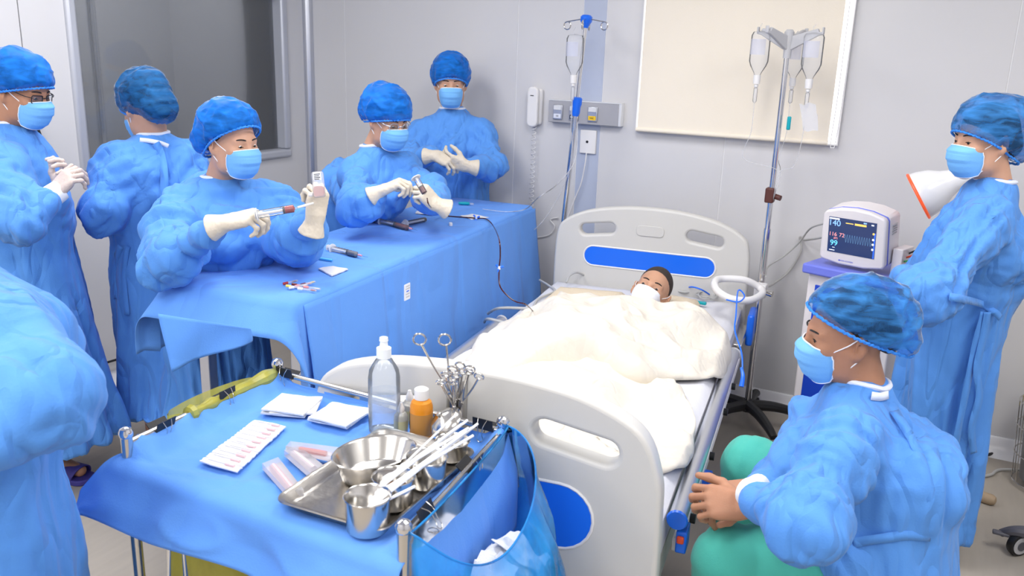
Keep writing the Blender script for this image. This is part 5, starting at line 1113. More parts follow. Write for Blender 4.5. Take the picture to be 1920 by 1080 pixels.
# swab sticks across the cups
for k in range(9):
    o = (k-4)*.0075; a = onz(700+k*3, 955-k*9, DC+.062)+V(o*.3, 0, .001*k); b = onz(884-(k % 3)*8, 792+(k % 4)*9, DC+.095)+V(-o*.5, 0, .0012*k)
    if k == 7: a, b = onz(748, 880, DC+.075), onz(856, 776, DC+.115)
    if k == 8: a, b = onz(690, 955, DC+.06), onz(778, 912, DC+.075)
    lab = ('white plastic swab stick in the bundle lying over the steel cups' if k < 7 else 'thin white swab stick leaning apart from the bundle toward the forceps jar' if k == 7 else 'short white swab stick lying in the front cup')
    t_ = thing('swab_stick', lab, 'swab', lerp(a, b, .5), 'bundle of swab sticks' if k < 7 else None); d_ = nrm(b-a)
    MB().cyl(a, b, .0030 if k != 7 else .0022, n=8).obj('stick', MASKW, t_); MB().lathe([(.001, -.006), (.0045, -.002), (.005, .012), (.003, .022)], a, d_, n=8).obj('cotton_tip', GAUZE, t_)
# bottles
bt = thing('saline_bottle', 'tall clear plastic saline bottle with squeeze nozzle on the cart', 'bottle', cc(721, 808)); c = cc(721, 808)
MB().lathe([(.030, .002), (.036, .004), (.037, .012), (.037, .135), (.034, .155), (.020, .178), (.0145, .184), (.0145, .196)], c, n=28).obj('bottle_body', film('bottle_pet', (.90,.95,1.0), .22, .05, ior=1.25), bt)
MB().lathe([(.030, .004), (.0345, .008), (.0345, .082)], c, n=24).obj('saline', film('saline_water', (.85,.93,1.0), .14, .02, ior=1.1), bt)
MB().lathe([(.017, .184), (.017, .207), (.010, .209), (.0085, .222), (.0105, .224), (.0095, .232), (.004, .234)], c, n=20).obj('nozzle_cap', mat('cap_frost', (.82,.86,.90), .35), bt)
MB().lathe([(.0372, .06), (.0374, .061), (.0374, .100), (.0372, .101)], c, n=28, cap=False).obj('clear_label', film('bottle_label', (.92,.95,1.0), .25, .2, ior=1.2), bt)
c = cc(790, 818); ob_ = thing('iodine_bottle', 'orange antiseptic bottle with white screw cap', 'bottle', c)
MB().lathe([(.022, 0), (.0265, .003), (.0265, .072), (.026, .078), (.023, .088), (.015, .094), (.015, .097)], c, n=28).obj('bottle_body', ORANGE, ob_)
MB().lathe([(.0268, .010), (.0270, .011), (.0270, .062), (.0268, .063)], c, n=28, cap=False).obj('wrap_label', mat('label_amber', (.42,.20,.05), .5), ob_)
b_ = MB(); an = np.linspace(2.9, 4.0, 8); b_.grid(np.array([[c+V(.0274*math.cos(a), .0274*math.sin(a), h) for a in an] for h in (.022, .060)])); b_.obj('label_panel', BLACK, ob_, solid=.0005, label='black panel of the label')
MB().lathe([(.0165, .095), (.0170, .098), (.0165, .118), (.012, .121), (.001, .121)], c, n=24).obj('screw_cap', WHITEP, ob_)
for (px, py), lab, k in (((752, 808), 'small white dropper bottle in front of the orange bottle', 1.0), ((768, 790), 'small white dropper bottle half hidden behind the orange bottle', 1.12)):
    c = cc(px, py); t_ = thing('dropper_bottle', lab, 'bottle', c, 'dropper bottles')
    MB().lathe([(.014*k, 0), (.0165*k, .002), (.0165*k, .040*k), (.011*k, .048*k), (.007*k, .050*k)], c, n=20).obj('bottle_body', film('dropper_clear', (.88,.86,.80), .6, .1), t_)
    MB().lathe([(.0168*k, .008*k), (.0170*k, .030*k)], c, n=20, cap=False).obj('paper_label', mat('label_olive', (.55,.52,.30), .6), t_)
    MB().lathe([(.008*k, .049*k), (.0085*k, .058*k), (.005*k, .066*k), (.0035*k, .072*k)], c, n=14).obj('dropper_tip', WHITEP, t_)
# forceps jar
jc = cc(856, 792); jr = thing('forceps_jar', 'tall stainless steel jar standing at the back of the cart', 'jar', jc)
G = [[jc+V(r*math.cos(a), r*math.sin(a), h) for a in np.arange(28)*2*math.pi/28] for r, h in ((.001, 0), (.0245, 0), (.0255, .002), (.0255, .112), (.0268, .114), (.0262, .116), (.0240, .112), (.0240, .003), (.001, .003))]
b_ = MB(); b_.grid(np.array(G), True); b_.obj('jar_wall', STEEL, jr, angle=50)
def forceps(label, base, tip, spread, ringr, rings=(0, 0), plane=None, group='ring handled instruments in the jar'):
    base, tip = np.asarray(base, float), np.asarray(tip, float); d = nrm(tip-base); s = nrm(np.cross(d, plane if plane is not None else FW)); t_ = thing('ring_forceps', label, 'forceps', base, group); L = np.linalg.norm(tip-base)
    for sg, dl in ((1, rings[0]), (-1, rings[1])):
        pv_ = base+d*L*.35; e = tip+s*sg*spread+d*dl; pth = smooth_path([base-s*sg*.003, pv_, lerp(pv_, e, .55)+s*sg*.002, e-d*ringr*.6], 5)
        sh = MB().tube(pth, np.linspace(.0016, .0026, len(pth)), 8).obj('shank', STEEL, t_); an = np.linspace(0, 2*math.pi, 22, endpoint=False); rc = e+d*ringr*.4
        MB().tube(np.array([rc+ringr*(math.cos(a)*s*.82+math.sin(a)*d*1.1) for a in an]), .0022, 8, closed=True).obj('finger_ring', STEEL, sh)
    MB().lathe([(.004, -.003), (.004, .003)], base+d*L*.35, np.cross(d, s), n=10).obj('screw', STEEL, t_)
    return t_
J = lambda dx, dy, z: jc+V(dx, dy, z)
forceps('long needle holder with wide open ring handles rising from the jar', J(.002, .0, .015), at(812, 642, 1.86)*1.0, .026, .0165, (0.012, -.006))
for k, (px, py, dd, sp_) in enumerate(((858, 695, 1.84, .012), (872, 690, 1.86, .013), (846, 704, 1.80, .012), (888, 702, 1.83, .014), (838, 718, 1.79, .013))):
    forceps('short ring handled clamp standing in the steel jar', J(-.008+.004*k, .006-.004*k, .02), at(px, py, dd), sp_*.9, .0125, (0, -.004))
# binder clips
def clip(label, p, along, out, s=1.3):
    p = np.asarray(p, float); a = nrm(along); o = np.asarray(out, float); o = nrm(o-a*(o@a)); u = np.cross(a, o); t_ = thing('binder_clip', label, 'clip', p-UPZ*.01, 'binder clips on the cart rails')
    M_ = np.stack([o, u, a], 1); w = .040*s; b = MB(); b.prism([(-.006, .011), (.006, .011), (.0155*s, -.012), (.0135*s, -.0125), (.004, .0095), (-.004, .0095), (-.0135*s, -.0125), (-.0155*s, -.012)], M_, p-a*w/2, w); b.obj('clip_body', BLACK, t_, smooth=False)
    for sg in (1, -1):
        q = lambda x, y, z: p+M_@V(x*sg, y, z)
        MB().tube(smooth_path([q(.014*s, -.0125, -.012), q(.016*s, .006, -.007), q(.010*s, .022, -.005), q(.006*s, .034, -.008), q(.004*s, .040, 0), q(.006*s, .034, .008), q(.010*s, .022, .005), q(.016*s, .006, .007), q(.014*s, -.0125, .012)], 4), .0011, 6).obj('wire_handle', STEEL, t_)
    return t_
lr = lambda t: lerp(P_FL, P_BL, t)-V(0,0,.008); rr2 = lambda t: lerp(P_FR, P_BR, t)-V(0,0,.008); br = lambda t: lerp(P_BL, P_BR, t)-V(0,0,.008)
clip('black binder clip next to the front left post of the cart', lr(.20), P_BL-P_FL, V(1, 0, .2)); clip('black binder clip in the middle of the yellow bag', lr(.60), P_BL-P_FL, V(1, 0, .6))
clip('black binder clip on the back rail by the yellow bag corner', br(.05), P_BR-P_BL, V(0, -1, .4)); clip('black binder clip on the back rail by the blue bag corner', br(.93), P_BR-P_BL, V(0, -1, .5))
clip('black binder clip with handles up in the middle of the blue bag rail', rr2(.62), P_BR-P_FR, V(1, 0, .3), 1.4); clip('black binder clip near the post at the open corner of the blue bag', rr2(.16), P_BR-P_FR, V(.5, 0, .8), 1.4)
# yellow waste bag over the left rail
YBAG = film('yellow_bag_film', (.72,.66,.12), .62, .15, ior=1.25, vary=.15, vary_scale=12, stretch=(1,1,.4))
yb = thing('yellow_waste_bag', 'yellow plastic waste bag hooked over the left rail of the cart', 'waste bag', lerp(P_FL, P_BL, .6)*V(1,1,0)+V(0,0,.15))
q = np.linspace(.36, 1.0, 26); P = np.array([lr(t)-V(0,0,.004) for t in q]); rad = .010+.011*(ridge(np.stack([q*9, q*0, q*0], 1)))*(.4+.9*np.abs(q-.66)/.34)
MB().tube(P, rad, 10).obj('rolled_edge', YBAG, yb)
G = []
for z, k in ((RZ-.02, 0), (RZ-.10, .3), (.62, .7), (.45, 1.0), (.28, .9), (.16, .6)):
    row = []
    for a in np.linspace(0, 2*math.pi, 48, endpoint=False):
        c = lerp(P_FL, P_BL, .62)*V(1,1,0)+V(-.045+.10*k, -.06*k, 0); n_ = float(ridge(np.array([[math.cos(a)*3, math.sin(a)*3, z*2]]))[0])-.5
        row.append(c+V((.035+.07*k+.03*n_*k)*math.cos(a), (.13+.04*k+.03*n_)*math.sin(a), z))
    G.append(row)
b_ = MB(); b_.grid(np.array(G), True); b_.f.append(tuple(range(5*48, 6*48))); b_.mi.append(0); b_.obj('bag_body', YBAG, yb, angle=0)
# blue waste bag on the right rail, mouth open
BBAG = film('blue_bag_film', (.05,.42,.95), .58, .12, ior=1.3, vary=.22, vary_scale=14, stretch=(1,1,.45))
bb = thing('blue_waste_bag', 'translucent blue plastic waste bag clipped open on the right rail of the cart', 'waste bag', lerp(P_FR, P_BR, .5)*V(1,1,0)+V(.12, 0, .2))
ym, yl = (P_FR[1]+P_BR[1])/2, (P_BR[1]-P_FR[1])/2; G = []
for i, v in enumerate(np.linspace(0, 1, 26)):
    row = []
    for a in np.linspace(0, 2*math.pi, 84, endpoint=False):
        ca, sa = math.cos(a), math.sin(a); outw = max(ca, 0)          # outer side away from the cart
        top_ = .845-.085*outw**1.2*(1-.35*sa)-.02*max(0, -sa)*outw; z = top_*(1-v)+.30*v; bul = math.sin(min(v*1.6, 1)*math.pi*.5)
        xr = lerp(P_FR, P_BR, (sa+1)/2)[0]
        n_ = float(ridge(np.array([[ca*3.2+1, sa*3.2, v*1.5]]))[0])**1.5-.4; n2 = float(ridge(np.array([[ca*8+4, sa*8, v*3.]]))[0])**2-.35
        x = xr+.012+(outw**.75)*(.135+.075*bul)-(.02 if ca < 0 else 0)*0+max(-ca, 0)*.012*(1-v); y = ym+sa*(yl*(1.0-.10*outw+.06*bul*(1-v)))*(1-.22*max(0, v-.55))
        k = min(v*5, 1)*(1 if ca > -.2 else .25); x += k*(.034*n_+.013*n2)*max(ca, .2); y += k*(.020*n_)*sa
        row.append((x, y, z))
    G.append(row)
b_ = MB(); b_.grid(np.array(G), True); b_.f.append(tuple(range(25*84, 26*84))); b_.mi.append(0); b_.obj('bag_body', BBAG, bb, angle=0)
MB().tube(np.array(G[0]), .0022, 6, closed=True).obj('bag_rim', BBAG, bb)
for k in range(6):
    c = V(P_FR[0]+.075+.012*(k % 2), ym-.13+.037*k, .61+.022*(k % 3)); r = .5*k-1; e1 = V(math.cos(r), math.sin(r), .25*math.sin(k*2))*.038; e2 = V(-math.sin(r), math.cos(r), .4)*.05
    flat('discarded_wrapper', 'crumpled white wrapper thrown in the blue waste bag', 'wrapper', [c-e1-e2, c+e1-e2, c+e1+e2, c-e1+e2], .002, GAUZE, amp=.03, seed=k*3, n=12, group='wrappers in the blue waste bag')
# ------------------------------------------------------------------ drip stands
Y1 = 3.87; A1, A2 = ony(1046, 512, Y1), ony(1099, 40, Y1); dn_ = nrm(A2-A1)
iv1 = thing('drip_stand', 'thin chrome drip pole with bright blue hook head, leaning behind the bed', 'drip stand', (A1-dn_*.4)*V(1,1,0)+V(0,0,.0))
pl_ = (A1-dn_*((A1[2])/dn_[2]))
MB().cyl(pl_, lerp(A1, A2, .67), .0125, n=16).obj('lower_pole', CHROME, iv1); MB().cyl(lerp(A1, A2, .66), A2, .0085, n=14).obj('upper_pole', CHROME, iv1)
jn = lerp(A1, A2, .68); MB().lathe([(.014, -.045), (.020, -.03), (.020, .0), (.024, .012), (.024, .04), (.014, .046)], jn, dn_, n=18).obj('height_clamp', BLUEP, iv1)
MB().lathe([(.012, -.03), (.02, -.012), (.028, 0), (.028, .02), (.020, .028), (.010, .03)], A2, dn_, n=18).obj('hook_hub', BLUEP, iv1)
for k, (dx, dy) in enumerate(((-1, .1), (1, -.15), (.25, -1), (-.25, 1))):
    h = nrm(V(dx, dy, 0)); p0 = A2+h*.02+V(0,0,.01); p1 = A2+h*.10+V(0,0,-.002); an = np.linspace(.6, 2*math.pi-.2, 16)
    MB().tube(np.concatenate([[p0, lerp(p0, p1, .6), p1], [p1+V(0,0,-.018)+.018*(math.cos(a-.0)*V(0,0,1)+math.sin(a)*h) for a in an]]), .003, 6).obj('hook', STEEL, iv1)
def drip_bottle(label, top, s=1.0, chamber=True, group=None, fill=True):
    top = np.asarray(top, float); t_ = thing('drip_bottle', label, 'drip bottle', top-V(0,0,.30*s), group); o = top-V(0,0,.235*s)
    MB().tube(smooth_path([top, top-V(.008, 0, .012)*s, top-V(.006, 0, .030)*s], 4), .0016, 6).obj('hanger', CLEARB, t_)
    MB().lathe([(.013, -.0), (.014, .022), (.017, .030), (.034, .058), (.041, .078), (.041, .185), (.034, .200), (.004, .205)], o, n=24).obj('bottle_body', film('drip_bottle_pe', (.97,.98,1.0), .2, .05, ior=1.13), t_) if s == 1 else MB().lathe([(r*s, h*s) for r, h in [(.013, 0), (.014, .022), (.017, .030), (.034, .058), (.041, .078), (.041, .185), (.034, .200), (.004, .205)]], o, n=24).obj('bottle_body', film('drip_bottle_pe', (.97,.98,1.0), .2, .05, ior=1.13), t_)
    an = np.linspace(-2.6, -.8, 10); b = MB(); b.grid(np.array([[o+V(.0418*s*math.cos(a), .0418*s*math.sin(a), h*s) for a in an] for h in (.105, .17)])); lb_ = b.obj('paper_label', film('drip_label', (.80,.82,.95), .55, .3, ior=1.2), t_)
    MB().lathe([(.0145*s, -.018*s), (.0155*s, .004*s), (.0155*s, .02*s)], o, n=18).obj('cap', WHITEP, t_)
    if chamber:
        MB().lathe([(.004, -.035*s), (.009, -.03*s), (.009, -.020*s)], o, n=12).obj('spike', WHITEP, t_); MB().lathe([(.003, -.10*s), (.0085, -.092*s), (.0085, -.038*s), (.004, -.034*s)], o, n=14).obj('drip_chamber', CLEARB, t_)
    return t_, o-V(0,0,.10*s)
hk = A2+nrm(V(-1, .1, 0))*.03+V(0, -.05, -.03)
d1, e1_ = drip_bottle('clear drip bottle hanging from the pole with the blue head', hk, 1.0)
tag(MB().tube(smooth_path([e1_, e1_-V(.0, .0, .2), jn+V(.0, -.04, -.12), lerp(A1, A2, .45)+V(.02, -.04, 0), lerp(A1, A2, .30)+V(-.04, -.04, 0), lerp(A1, A2, .18)+V(-.13, -.06, 0), lerp(A1, A2, .12)+V(-.26, -.10, 0)], 8), .0024, 6).obj('drip_tube', CLEARB), 'clear drip tube looping down along the leaning chrome pole', 'tube')
# right stand
PX, PY = -.70, 3.80
iv2 = thing('drip_stand', 'chrome drip stand with grey four arm head and black base by the bed', 'drip stand', (PX, PY, 0))
MB().cyl(V(PX, PY, .10), V(PX, PY, .95), .0150, n=18).obj('lower_pole', CHROME, iv2); MB().cyl(V(PX, PY, .94), V(PX, PY, 1.70), .0120, n=18).obj('upper_pole', CHROME, iv2)
MB().lathe([(.016, -.07), (.017, -.02), (.020, .0), (.020, .035), (.012, .045)], V(PX, PY, 1.745), n=18).obj('head_hub', GREYP, iv2)
for h in (V(-.9, .25, 0), V(-.45, -.85, 0), V(.92, -.2, 0), V(.3, .9, 0)):
    h = nrm(h); s_ = np.cross(h, UPZ); M_ = np.stack([h, UPZ, s_], 1); b = MB(); b.prism([(.0, -.045), (.02, -.045), (.125, .012), (.145, .016), (.145, .045), (.138, .045), (.138, .026), (.126, .026), (.120, .040), (.0, .005)], M_, V(PX, PY, 1.755)-s_*.008, .016); b.obj('hook_arm', GREYP, iv2, bevel=.003)
GREYB = mat('base_black', (.02,.02,.022), .45)
for k in range(5):
    a = k*2*math.pi/5+.35; h = V(math.cos(a), math.sin(a), 0); b = MB(); pth = smooth_path([V(PX, PY, .115)+h*.02, V(PX, PY, .115)+h*.12, V(PX, PY, .095)+h*.22, V(PX, PY, .075)+h*.27], 5)
    lg = b.tube(pth, np.linspace(.027, .016, len(pth)), 10).obj('base_arm', GREYB, iv2); MB().lathe([(.022, -.012), (.026, -.008), (.026, .008), (.022, .012)], V(PX, PY, .027)+h*.27, np.cross(h, UPZ), n=16).obj('caster', GREYB, lg)
MB().lathe([(.035, 0), (.045, .01), (.04, .035), (.02, .05)], V(PX, PY, .09), n=20).obj('base_hub', GREYB, iv2)
ckc = V(PX, PY, ony(1452, 365, PY)[2]); BRN = mat('clamp_brown', (.09,.025,.02), .45); MB().box(ckc+V(-.022, -.03, -.035), ckc+V(.016, .016, .03)).obj('pole_clamp', BRN, iv2, bevel=.006, label='dark brown clamp'); MB().lathe([(.012, 0), (.012, .03)], ckc+V(.016, -.008, -.005), V(1,-.3,-.2), n=12).obj('clamp_knob', BRN, iv2)
grp = 'drip bottles on the four arm stand'
for (px, py, dY), lab, s_ in (((1430, 44, .02), 'clear drip bottle on the arm over the middle of the blind', .98), ((1497, 58, .10), 'clear drip bottle hanging behind the other one next to the blind edge', .9), ((1530, 46, -.02), 'clear drip bottle hanging in front next to the blind edge', 1.0)):
    top_ = ony(px, py, PY+dY); t_, e_ = drip_bottle(lab, top_, s_*1.0, group=grp)
    tag(MB().tube(smooth_path([e_, e_-V(0, 0, .12), e_+V(-.02, 0, -.24), V(PX+.03, PY-.02, ckc[2]+.10), V(PX+.01, PY-.025, ckc[2]-.05), V(PX+.0, PY-.03, .75)], 7), .0018, 6).obj('drip_tube', CLEARB), lab.replace('clear drip bottle', 'thin drip tube from the bottle'), 'tube')
rc = ony(1479, 231, PY-.03); b_ = MB(); b_.box(rc+V(-.008, -.006, -.028), rc+V(.008, .006, .028)); tag(b_.obj('roller_clamp', TEAL, bevel=.004), 'teal roller clamp on a drip tube beside the chrome pole', 'clamp')
pc = ony(1517, 222, PY-.03); flat('plastic_pouch', 'small clear plastic pouch hanging from the drip stand', 'pouch', [pc+V(-.045, 0, .04), pc+V(.02, 0, .05), pc+V(.04, .01, -.05), pc+V(-.02, .01, -.06)], .004, film('pouch_film', (.92,.93,.97), .45, .1), amp=.02, seed=3)
MB_r = smooth_path([ony(1340, 530, 3.52), ony(1352, 523, 3.60), ony(1395, 525, 3.66), ony(1425, 540, 3.70), ony(1428, 552, 3.62), ony(1405, 563, 3.50), ony(1370, 560, 3.44), ony(1345, 545, 3.46)], 6, True)
rg = thing('arm_loop', 'white padded loop handle clamped to the chrome drip stand over the bed corner', 'handle', MB_r.mean(0)-V(0,0,.02)); MB().tube(MB_r, .0155, 12, closed=True).obj('padded_ring', WHITEP, rg)
MB().box(ony(1428, 545, 3.74)+V(-.03, -.02, -.03), ony(1428, 545, 3.74)+V(.02, .03, .03)).obj('ring_bracket', WHITEP, rg, bevel=.005); MB().lathe([(.012, 0), (.014, .03)], ony(1436, 548, 3.72), V(1,-.2,-.1), n=12).obj('ring_knob', STEEL, rg)
# ------------------------------------------------------------------ cables on and beside the bed
GC = mat('cable_grey', (.48,.48,.47), .5)
def cable(label, pts, r, m_, n=8): return tag(MB().tube(smooth_path(pts, n), r, 8).obj('cable', m_), label, 'cable')
def mz(x, y, z=.612): return onz(x, y, z)
cable('grey cable looping over the mattress near the towel and headboard', [mz(1012, 525, .605), mz(1030, 536, .612), mz(1040, 546, .612), mz(1010, 560, .612), mz(1000, 575, .612)], .005, GC)
cable('grey cable arching onto the towel by the headboard', [mz(1062, 530, .64), mz(1068, 517, .66), mz(1082, 511, .66), mz(1100, 518, .63)], .005, GC)
cable('flat grey cable crossing the mattress edge by the stopcock', [mz(915, 588, .56), mz(935, 578, .612), mz(980, 578, .614), mz(1022, 582, .614)], .006, GC)
cable('grey strap cable across the mattress edge below the stopcock', [mz(908, 604, .55), mz(915, 598, .612), mz(945, 605, .614), mz(978, 615, .614)], .006, GC)
an = np.linspace(0, 9*math.pi, 100); cc0 = mz(1325, 556, .616); cable('coil of thin grey cable lying at the head of the bed', [cc0+DU*(.042+.006*math.sin(a*.37))*math.cos(a)+DV*(.05+.006*math.cos(a*.61))*math.sin(a)+UPZ*(.002+.0012*(i % 9)) for i, a in enumerate(an)], .0028, GC, 2)
cable('grey cables running along the head end to the coil', [mz(1268, 545, .615), mz(1285, 548, .618), mz(1310, 546, .618), mz(1350, 552, .618), mz(1395, 552, .615)], .004, GC)
cable('blue cable arching behind the coil on the bed', [mz(1285, 541, .62), mz(1297, 538, .65), mz(1315, 543, .65), mz(1330, 552, .62)], .0035, BLUEP)
tcx = mz(1315, 569, .618); b_ = MB(); b_.box(tcx+V(-.022, -.009, -.004), tcx+V(.022, .009, .009)); tag(b_.obj('cable_plug', TEAL, bevel=.003), 'teal connector plug beside the coil of cable on the bed', 'plug')
bc_ = [at(1362, 562, 3.30), at(1385, 566, 3.25), at(1396, 555, 3.3), at(1384, 545, 3.32), at(1380, 590, 3.18), at(1378, 620, 3.12), at(1390, 660, 3.02), at(1392, 690, 2.98), at(1390, 722, 2.95)]
cable('blue cable hanging down over the bed side by the chrome stand', bc_, .0028, BLUEP)
b_ = MB(); pth = smooth_path([at(1390, 690, 2.98), at(1393, 705, 2.96), at(1390, 725, 2.95)], 4); b_.tube(pth, np.linspace(.005, .009, len(pth)), 8); tag(b_.obj('cable_end', BLUEP), 'blue plug end hanging from the blue cable at the bed side', 'plug')
cable('thin white cord on the wall beside the leaning pole', [ony(1008, 445, YB-.01), ony(1030, 440, YB-.01), ony(1040, 425, YB-.01), ony(1032, 412, YB-.01), ony(1046, 408, YB-.01)], .003, WHITEP)
cable('grey monitor cable sweeping from the wall to the drip stand', [V(-.43, 3.60, 1.04), ony(1520, 428, 3.9), ony(1498, 455, 4.0), ony(1470, 480, 4.0), ony(1440, 500, 3.95), V(PX+.02, PY-.02, .74)], .004, GC)
cable('grey cable hanging in a loop below the wall hook', [V(-.43, 3.62, .98), ony(1510, 450, 4.05), ony(1500, 445, YB-.02), ony(1502, 470, YB-.02), ony(1480, 508, YB-.02), ony(1450, 532, 4.0), V(PX+.03, PY, .69)], .005, GC)
# ------------------------------------------------------------------ patient monitor on its trolley
ma = math.radians(-17); MX = np.array([[math.cos(ma), -math.sin(ma), 0], [math.sin(ma), math.cos(ma), 0], [0, 0, 1.]]); mo = V(-.435, 3.52, .895)
FR = MX @ FRONT         # x right, y up, z toward viewer
LIL = mat('lilac_plastic', (.16,.20,.72), .4); MWH = mat('monitor_white', (.78,.74,.75), .35)
tl_ = thing('monitor_trolley', 'white equipment trolley with blue front panel beside the wall', 'trolley', V(-.30, 3.62, 0))
def mbox(name, lo, hi, m_, par, bev=.006, label=None): return MB().box(lo, hi, MX, mo*V(1,1,0)).obj(name, m_, par, bevel=bev, seg=3, label=label)
mbox('cabinet', (-.035, .0, .08), (.32, .36, .845), MWH, tl_, .008); mbox('top_plate', (-.05, -.035, .845), (.335, .38, .885), LIL, tl_, .008, 'lilac blue top plate')
mbox('front_panel', (.0, -.006, .12), (.29, .001, .80), mat('panel_blue', (.01,.06,.55), .35), tl_, .004, 'deep blue front panel'); mbox('handle_recess', (.022, -.009, .68), (.046, -.005, .76), mat('panel_navy', (.003,.015,.16), .4), tl_, .002)
for x in (-.01, .29):
    for y in (.03, .33): MB().lathe([(.034, -.012), (.038, -.008), (.038, .008), (.034, .012)], mo*V(1,1,0)+MX@V(x, y, .038), MX@V(1,0,0), n=18).obj('caster', BLACK, tl_)
mn = thing('patient_monitor', 'white bedside patient monitor showing blue vital sign numbers', 'monitor', mo)
W_, H_ = .258, .215; tilt = math.radians(8); TL_ = np.array([[1,0,0],[0, math.cos(tilt), math.sin(tilt)],[0, -math.sin(tilt), math.cos(tilt)]]).T; FT = FR @ TL_
o0 = mo+V(0,0,.004)+MX@V(W_/2, 0, 0)
def mpt(x, y, z): return o0+FT@V(x, y, z)
out_ = [(-.129, .010), (-.120, .0), (-.05, -.012), (.05, -.012), (.120, .0), (.129, .010), (.122, .185), (.114, .198), (.06, .214), (0, .219), (-.06, .214), (-.114, .198), (-.122, .185)]
b_ = MB(); b_.prism(out_, FT, mpt(0, .012, -.135), .10); b_.obj('rear_housing', MWH, mn, bevel=.008); b_ = MB(); b_.prism(out_, FT, mpt(0, .012, -.037), .007); b_.obj('blue_seam', LIL, mn, bevel=.002)
b_ = MB(); b_.prism(out_, FT, mpt(0, .012, -.030), .030); bz = b_.obj('front_bezel', MWH, mn, bevel=.008, seg=3)
SCR = mat('screen_navy', (.006,.016,.06), .12, emit=(.012,.03,.11), estr=1.0); sc_ = MB().box((-.097, .048, .0005), (.089, .190, .0015), FT, o0).obj('screen', SCR, mn, smooth=False)
def em(name, c, s_): return mat(name, c, .5, emit=c, estr=s_)
EB = em('glow_blue', (.25,.48,.95), .75); EC = em('glow_cyan', (.15,.62,.95), .9); ER = em('glow_red', (.85,.32,.32), .7); EW = em('glow_white', (.75,.8,.9), .7); EY = em('glow_amber', (.85,.55,.12), .7); EBB = em('glow_deep', (.03,.12,.75), .8); ED = em('glow_dim', (.13,.25,.42), .5)
for s_, x, y, sz, m_ in (('140', -.074, .166, .033, EB), ('116', -.078, .121, .022, ER), ('72', -.042, .121, .022, ER), ('99', -.072, .085, .031, EC), ('(87)', -.066, .106, .010, ER)): text('readout', s_, sz, FT, mpt(x, y, .0018), m_, sc_)
for x, y, w_, h_, m_ in ((-.075, .184, .04, .006, EW), (-.015, .173, .03, .0035, EY), (.028, .173, .045, .008, EY), (.045, .183, .012, .005, EB), (.074, .180, .010, .005, EW), (.085, .10, .005, .10, EBB), (-.078, .056, .022, .003, EW), (-.072, .0675, .010, .002, EW)):
    MB().box((x-w_/2, y-h_/2, .0016), (x+w_/2, y+h_/2, .0021), FT, o0).obj('display_bar', m_, sc_, smooth=False)
wv = [mpt(-.032+.105*t, .112+.016*math.sin(t*2*math.pi*11), .0022) for t in np.linspace(0, 1, 180)]; MB().tube(wv, .0007, 4).obj('waveform', ED, sc_)
for y in (.147, .124, .105, .085): MB().lathe([(.0045, 0), (.0045, .0006)], mpt(.080, y, .0017), FT[:, 2], n=12).obj('status_icon', EW if y < .14 else EY, sc_)
MB().box((-.028, .216, -.016), (.028, .2265, -.004), FT, o0).obj('alarm_lamp', em('alarm_amber', (1.0,.62,.15), 1.4), mn, bevel=.004, label='glowing amber alarm lamp')
text('lettering', 'NIHON KOHDEN', .0075, FT, mpt(-.02, .018, .0005), LIL, bz); MB().lathe([(.004, 0), (.004, .0008)], mpt(-.046, .018, .0), FT[:, 2], n=3).obj('logo_mark', mat('panel_blue'), bz)
for k in range(5): MB().box((.1185, .135+.009*k, -.10), (.1275, .139+.009*k, -.06), FT, o0).obj('vent_slot', GREYP, mn, smooth=False)
mbox('side_module', (.262, .05, .892), (.30, .16, .99), MWH, mn, .004)
for k, m_ in enumerate((mat('lead_yellow', (.7,.5,.05), .5), mat('lead_green', (.05,.35,.12), .5), REDP, BLACK)):
    st_ = mo+MX@V(.29, .06+.02*k, .03+.012*k); cable(('yellow', 'green', 'red', 'black')[k]+' lead plugged into the side of the patient monitor', [st_, st_+V(.04, -.03, .01+.006*k), st_+V(.09, -.03, .012*k-.01), st_+V(.12, .02, -.06)], .0035, m_, 5)
# heat lamp behind the nurse
hl = thing('heat_lamp', 'white cone heat lamp with orange red rim behind the nurse', 'heat lamp', V(.02, 3.62, 0)); hc, hn = at(1722, 368, 3.32), at(1808, 338, 3.42); ax_ = nrm(hn-hc+D(0, .0, 0)*0)
ax_ = nrm(D(.78, .40, .42)); prof = [(.092, 0), (.094, .004), (.090, .03), (.078, .07), (.056, .105), (.045, .13), (.042, .19), (.036, .20), (.001, .2)]
MB().lathe(prof[:-1]+[(.034, .19), (.05, .105), (.074, .066), (.087, .028), (.089, .003)], hc, ax_, n=36, cap=False).obj('lamp_shade', mat('lamp_enamel', (.82,.82,.84), .15), hl, angle=60)
an = np.linspace(0, 2*math.pi, 40, endpoint=False); Qh = axes(ax_); MB().tube(np.array([hc+.092*(math.cos(a)*Qh[:, 0]+math.sin(a)*Qh[:, 1]) for a in an]), .006, 8, closed=True).obj('rim', mat('rim_orange', (.85,.10,.03), .35, emit=(.9,.12,.03), estr=.4), hl)
MB().lathe([(.001, .05), (.06, .052), (.06, .056)], hc, ax_, n=24).obj('bulb_face', mat('bulb_red', (.7,.12,.05), .4, emit=(1,.25,.1), estr=.8), hl)
MB().tube(smooth_path([hc+ax_*.19, hc+ax_*.25, V(.10, 3.72, 1.22), V(.12, 3.74, .9), V(.12, 3.74, .1)], 6), .011, 10).obj('stand_pole', ALU, hl); MB().lathe([(.14, 0), (.14, .025), (.03, .05)], (.12, 3.74, 0), n=24).obj('base', GREYP, hl)
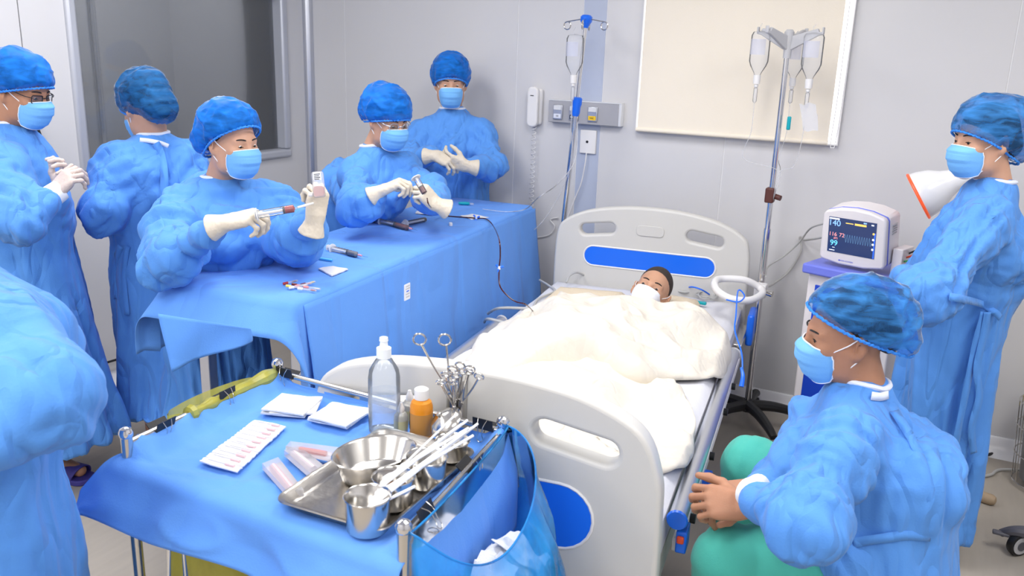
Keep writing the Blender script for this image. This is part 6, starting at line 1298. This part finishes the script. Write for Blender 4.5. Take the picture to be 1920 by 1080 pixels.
# things at the right edge of the floor
bs = thing('wire_basket', 'wire waste basket with grey liner and yellow top by the wall', 'basket', V(.52, 3.86, 0))
bxc = V(.52, 3.86, 0); MB().lathe([(.10, .03), (.125, .34)], bxc, n=24).obj('grey_liner', mat('liner_grey', (.22,.22,.22), .5), bs)
for z, r in ((.02, .125), (.14, .135), (.26, .145), (.36, .15)): MB().tube(np.array([bxc+V(r*math.cos(a), r*math.sin(a), z) for a in an]), .003, 6, closed=True).obj('wire_hoop', STEEL, bs)
for k in range(14): a = k*2*math.pi/14; MB().cyl(bxc+V(.125*math.cos(a), .125*math.sin(a), .02), bxc+V(.15*math.cos(a), .15*math.sin(a), .36), .0022, n=6).obj('wire', STEEL, bs)
MB().lathe([(.13, .33), (.135, .40), (.10, .43)], bxc, n=24).obj('yellow_bag_top', mat('bag_yellow', (.7,.55,.03), .5), bs)
cw = onz(1905, 1040, 0)*V(1,1,0); eq = thing('equipment_base', 'grey wheeled equipment base with a braked caster at the right', 'equipment base', cw+V(.05, 0, 0)); DG = mat('caster_grey', (.10,.10,.12), .45)
MB().lathe([(.030, -.014), (.040, -.012), (.042, -.006), (.042, .006), (.040, .012), (.030, .014)], cw+V(0, 0, .042), D(.25, 0, 1)*V(1,1,0), n=26).obj('caster_wheel', BLACK, eq)
MB().lathe([(.032, -.0155), (.032, .0155)], cw+V(0, 0, .042), D(.25, 0, 1)*V(1,1,0), n=24).obj('wheel_disc', GREYP, eq); MB().lathe([(.017, -.018), (.017, .018)], cw+V(0, 0, .042), D(.25, 0, 1)*V(1,1,0), n=20).obj('wheel_hub', DG, eq)
MB().tube(smooth_path([cw+V(-.055, .02, .06), cw+V(-.02, .0, .088), cw+V(.04, 0, .098), cw+V(.14, 0, .12), cw+V(.30, 0, .14)], 6), np.linspace(.014, .034, 25), 10).obj('fork_arm', DG, eq); MB().box(cw+V(-.085, -.012, .062), cw+V(-.03, .012, .074)).obj('brake_pedal', DG, eq, bevel=.004)
MB().box(cw+V(.12, -.25, .10), cw+V(.55, .30, .22)).obj('base_housing', DG, eq, bevel=.02)
rd0, rd1 = onz(1812, 922, .02), onz(1862, 938, .022); rdt = thing('floor_plug', 'beige rod with a thick round end lying on the floor', 'rod', lerp(rd0, rd1, .5)*V(1,1,0)); d_ = nrm(rd1-rd0); MB().cyl(rd0-d_*.05, rd1, .011, n=12).obj('rod', mat('rod_beige', (.60,.48,.34), .6), rdt); MB().lathe([(.012, -.05), (.022, -.045), (.022, -.005), (.015, .008), (.004, .012)], rd1, d_, n=16).obj('thick_end', mat('rod_tan', (.42,.31,.20), .6), rdt)
cable('black cable lying along the wall behind the nurse gown', [onz(1800, 870, .012), onz(1838, 856, .012), onz(1862, 850, .012), onz(1885, 840, .02), V(.55, 3.98, .10)], .007, BLACK)
cable('grey cable on the floor below the black one', [onz(1800, 892, .01), onz(1835, 893, .01), onz(1858, 890, .01), onz(1885, 880, .01), V(.60, 3.93, .05)], .006, GC)
cable('black cable along the foot of the left wall', [V(XL+.03, 1.6, .15), V(XL+.03, 2.2, .16), V(XL+.03, 2.9, .14), V(XL+.03, 3.6, .12)], .006, BLACK)
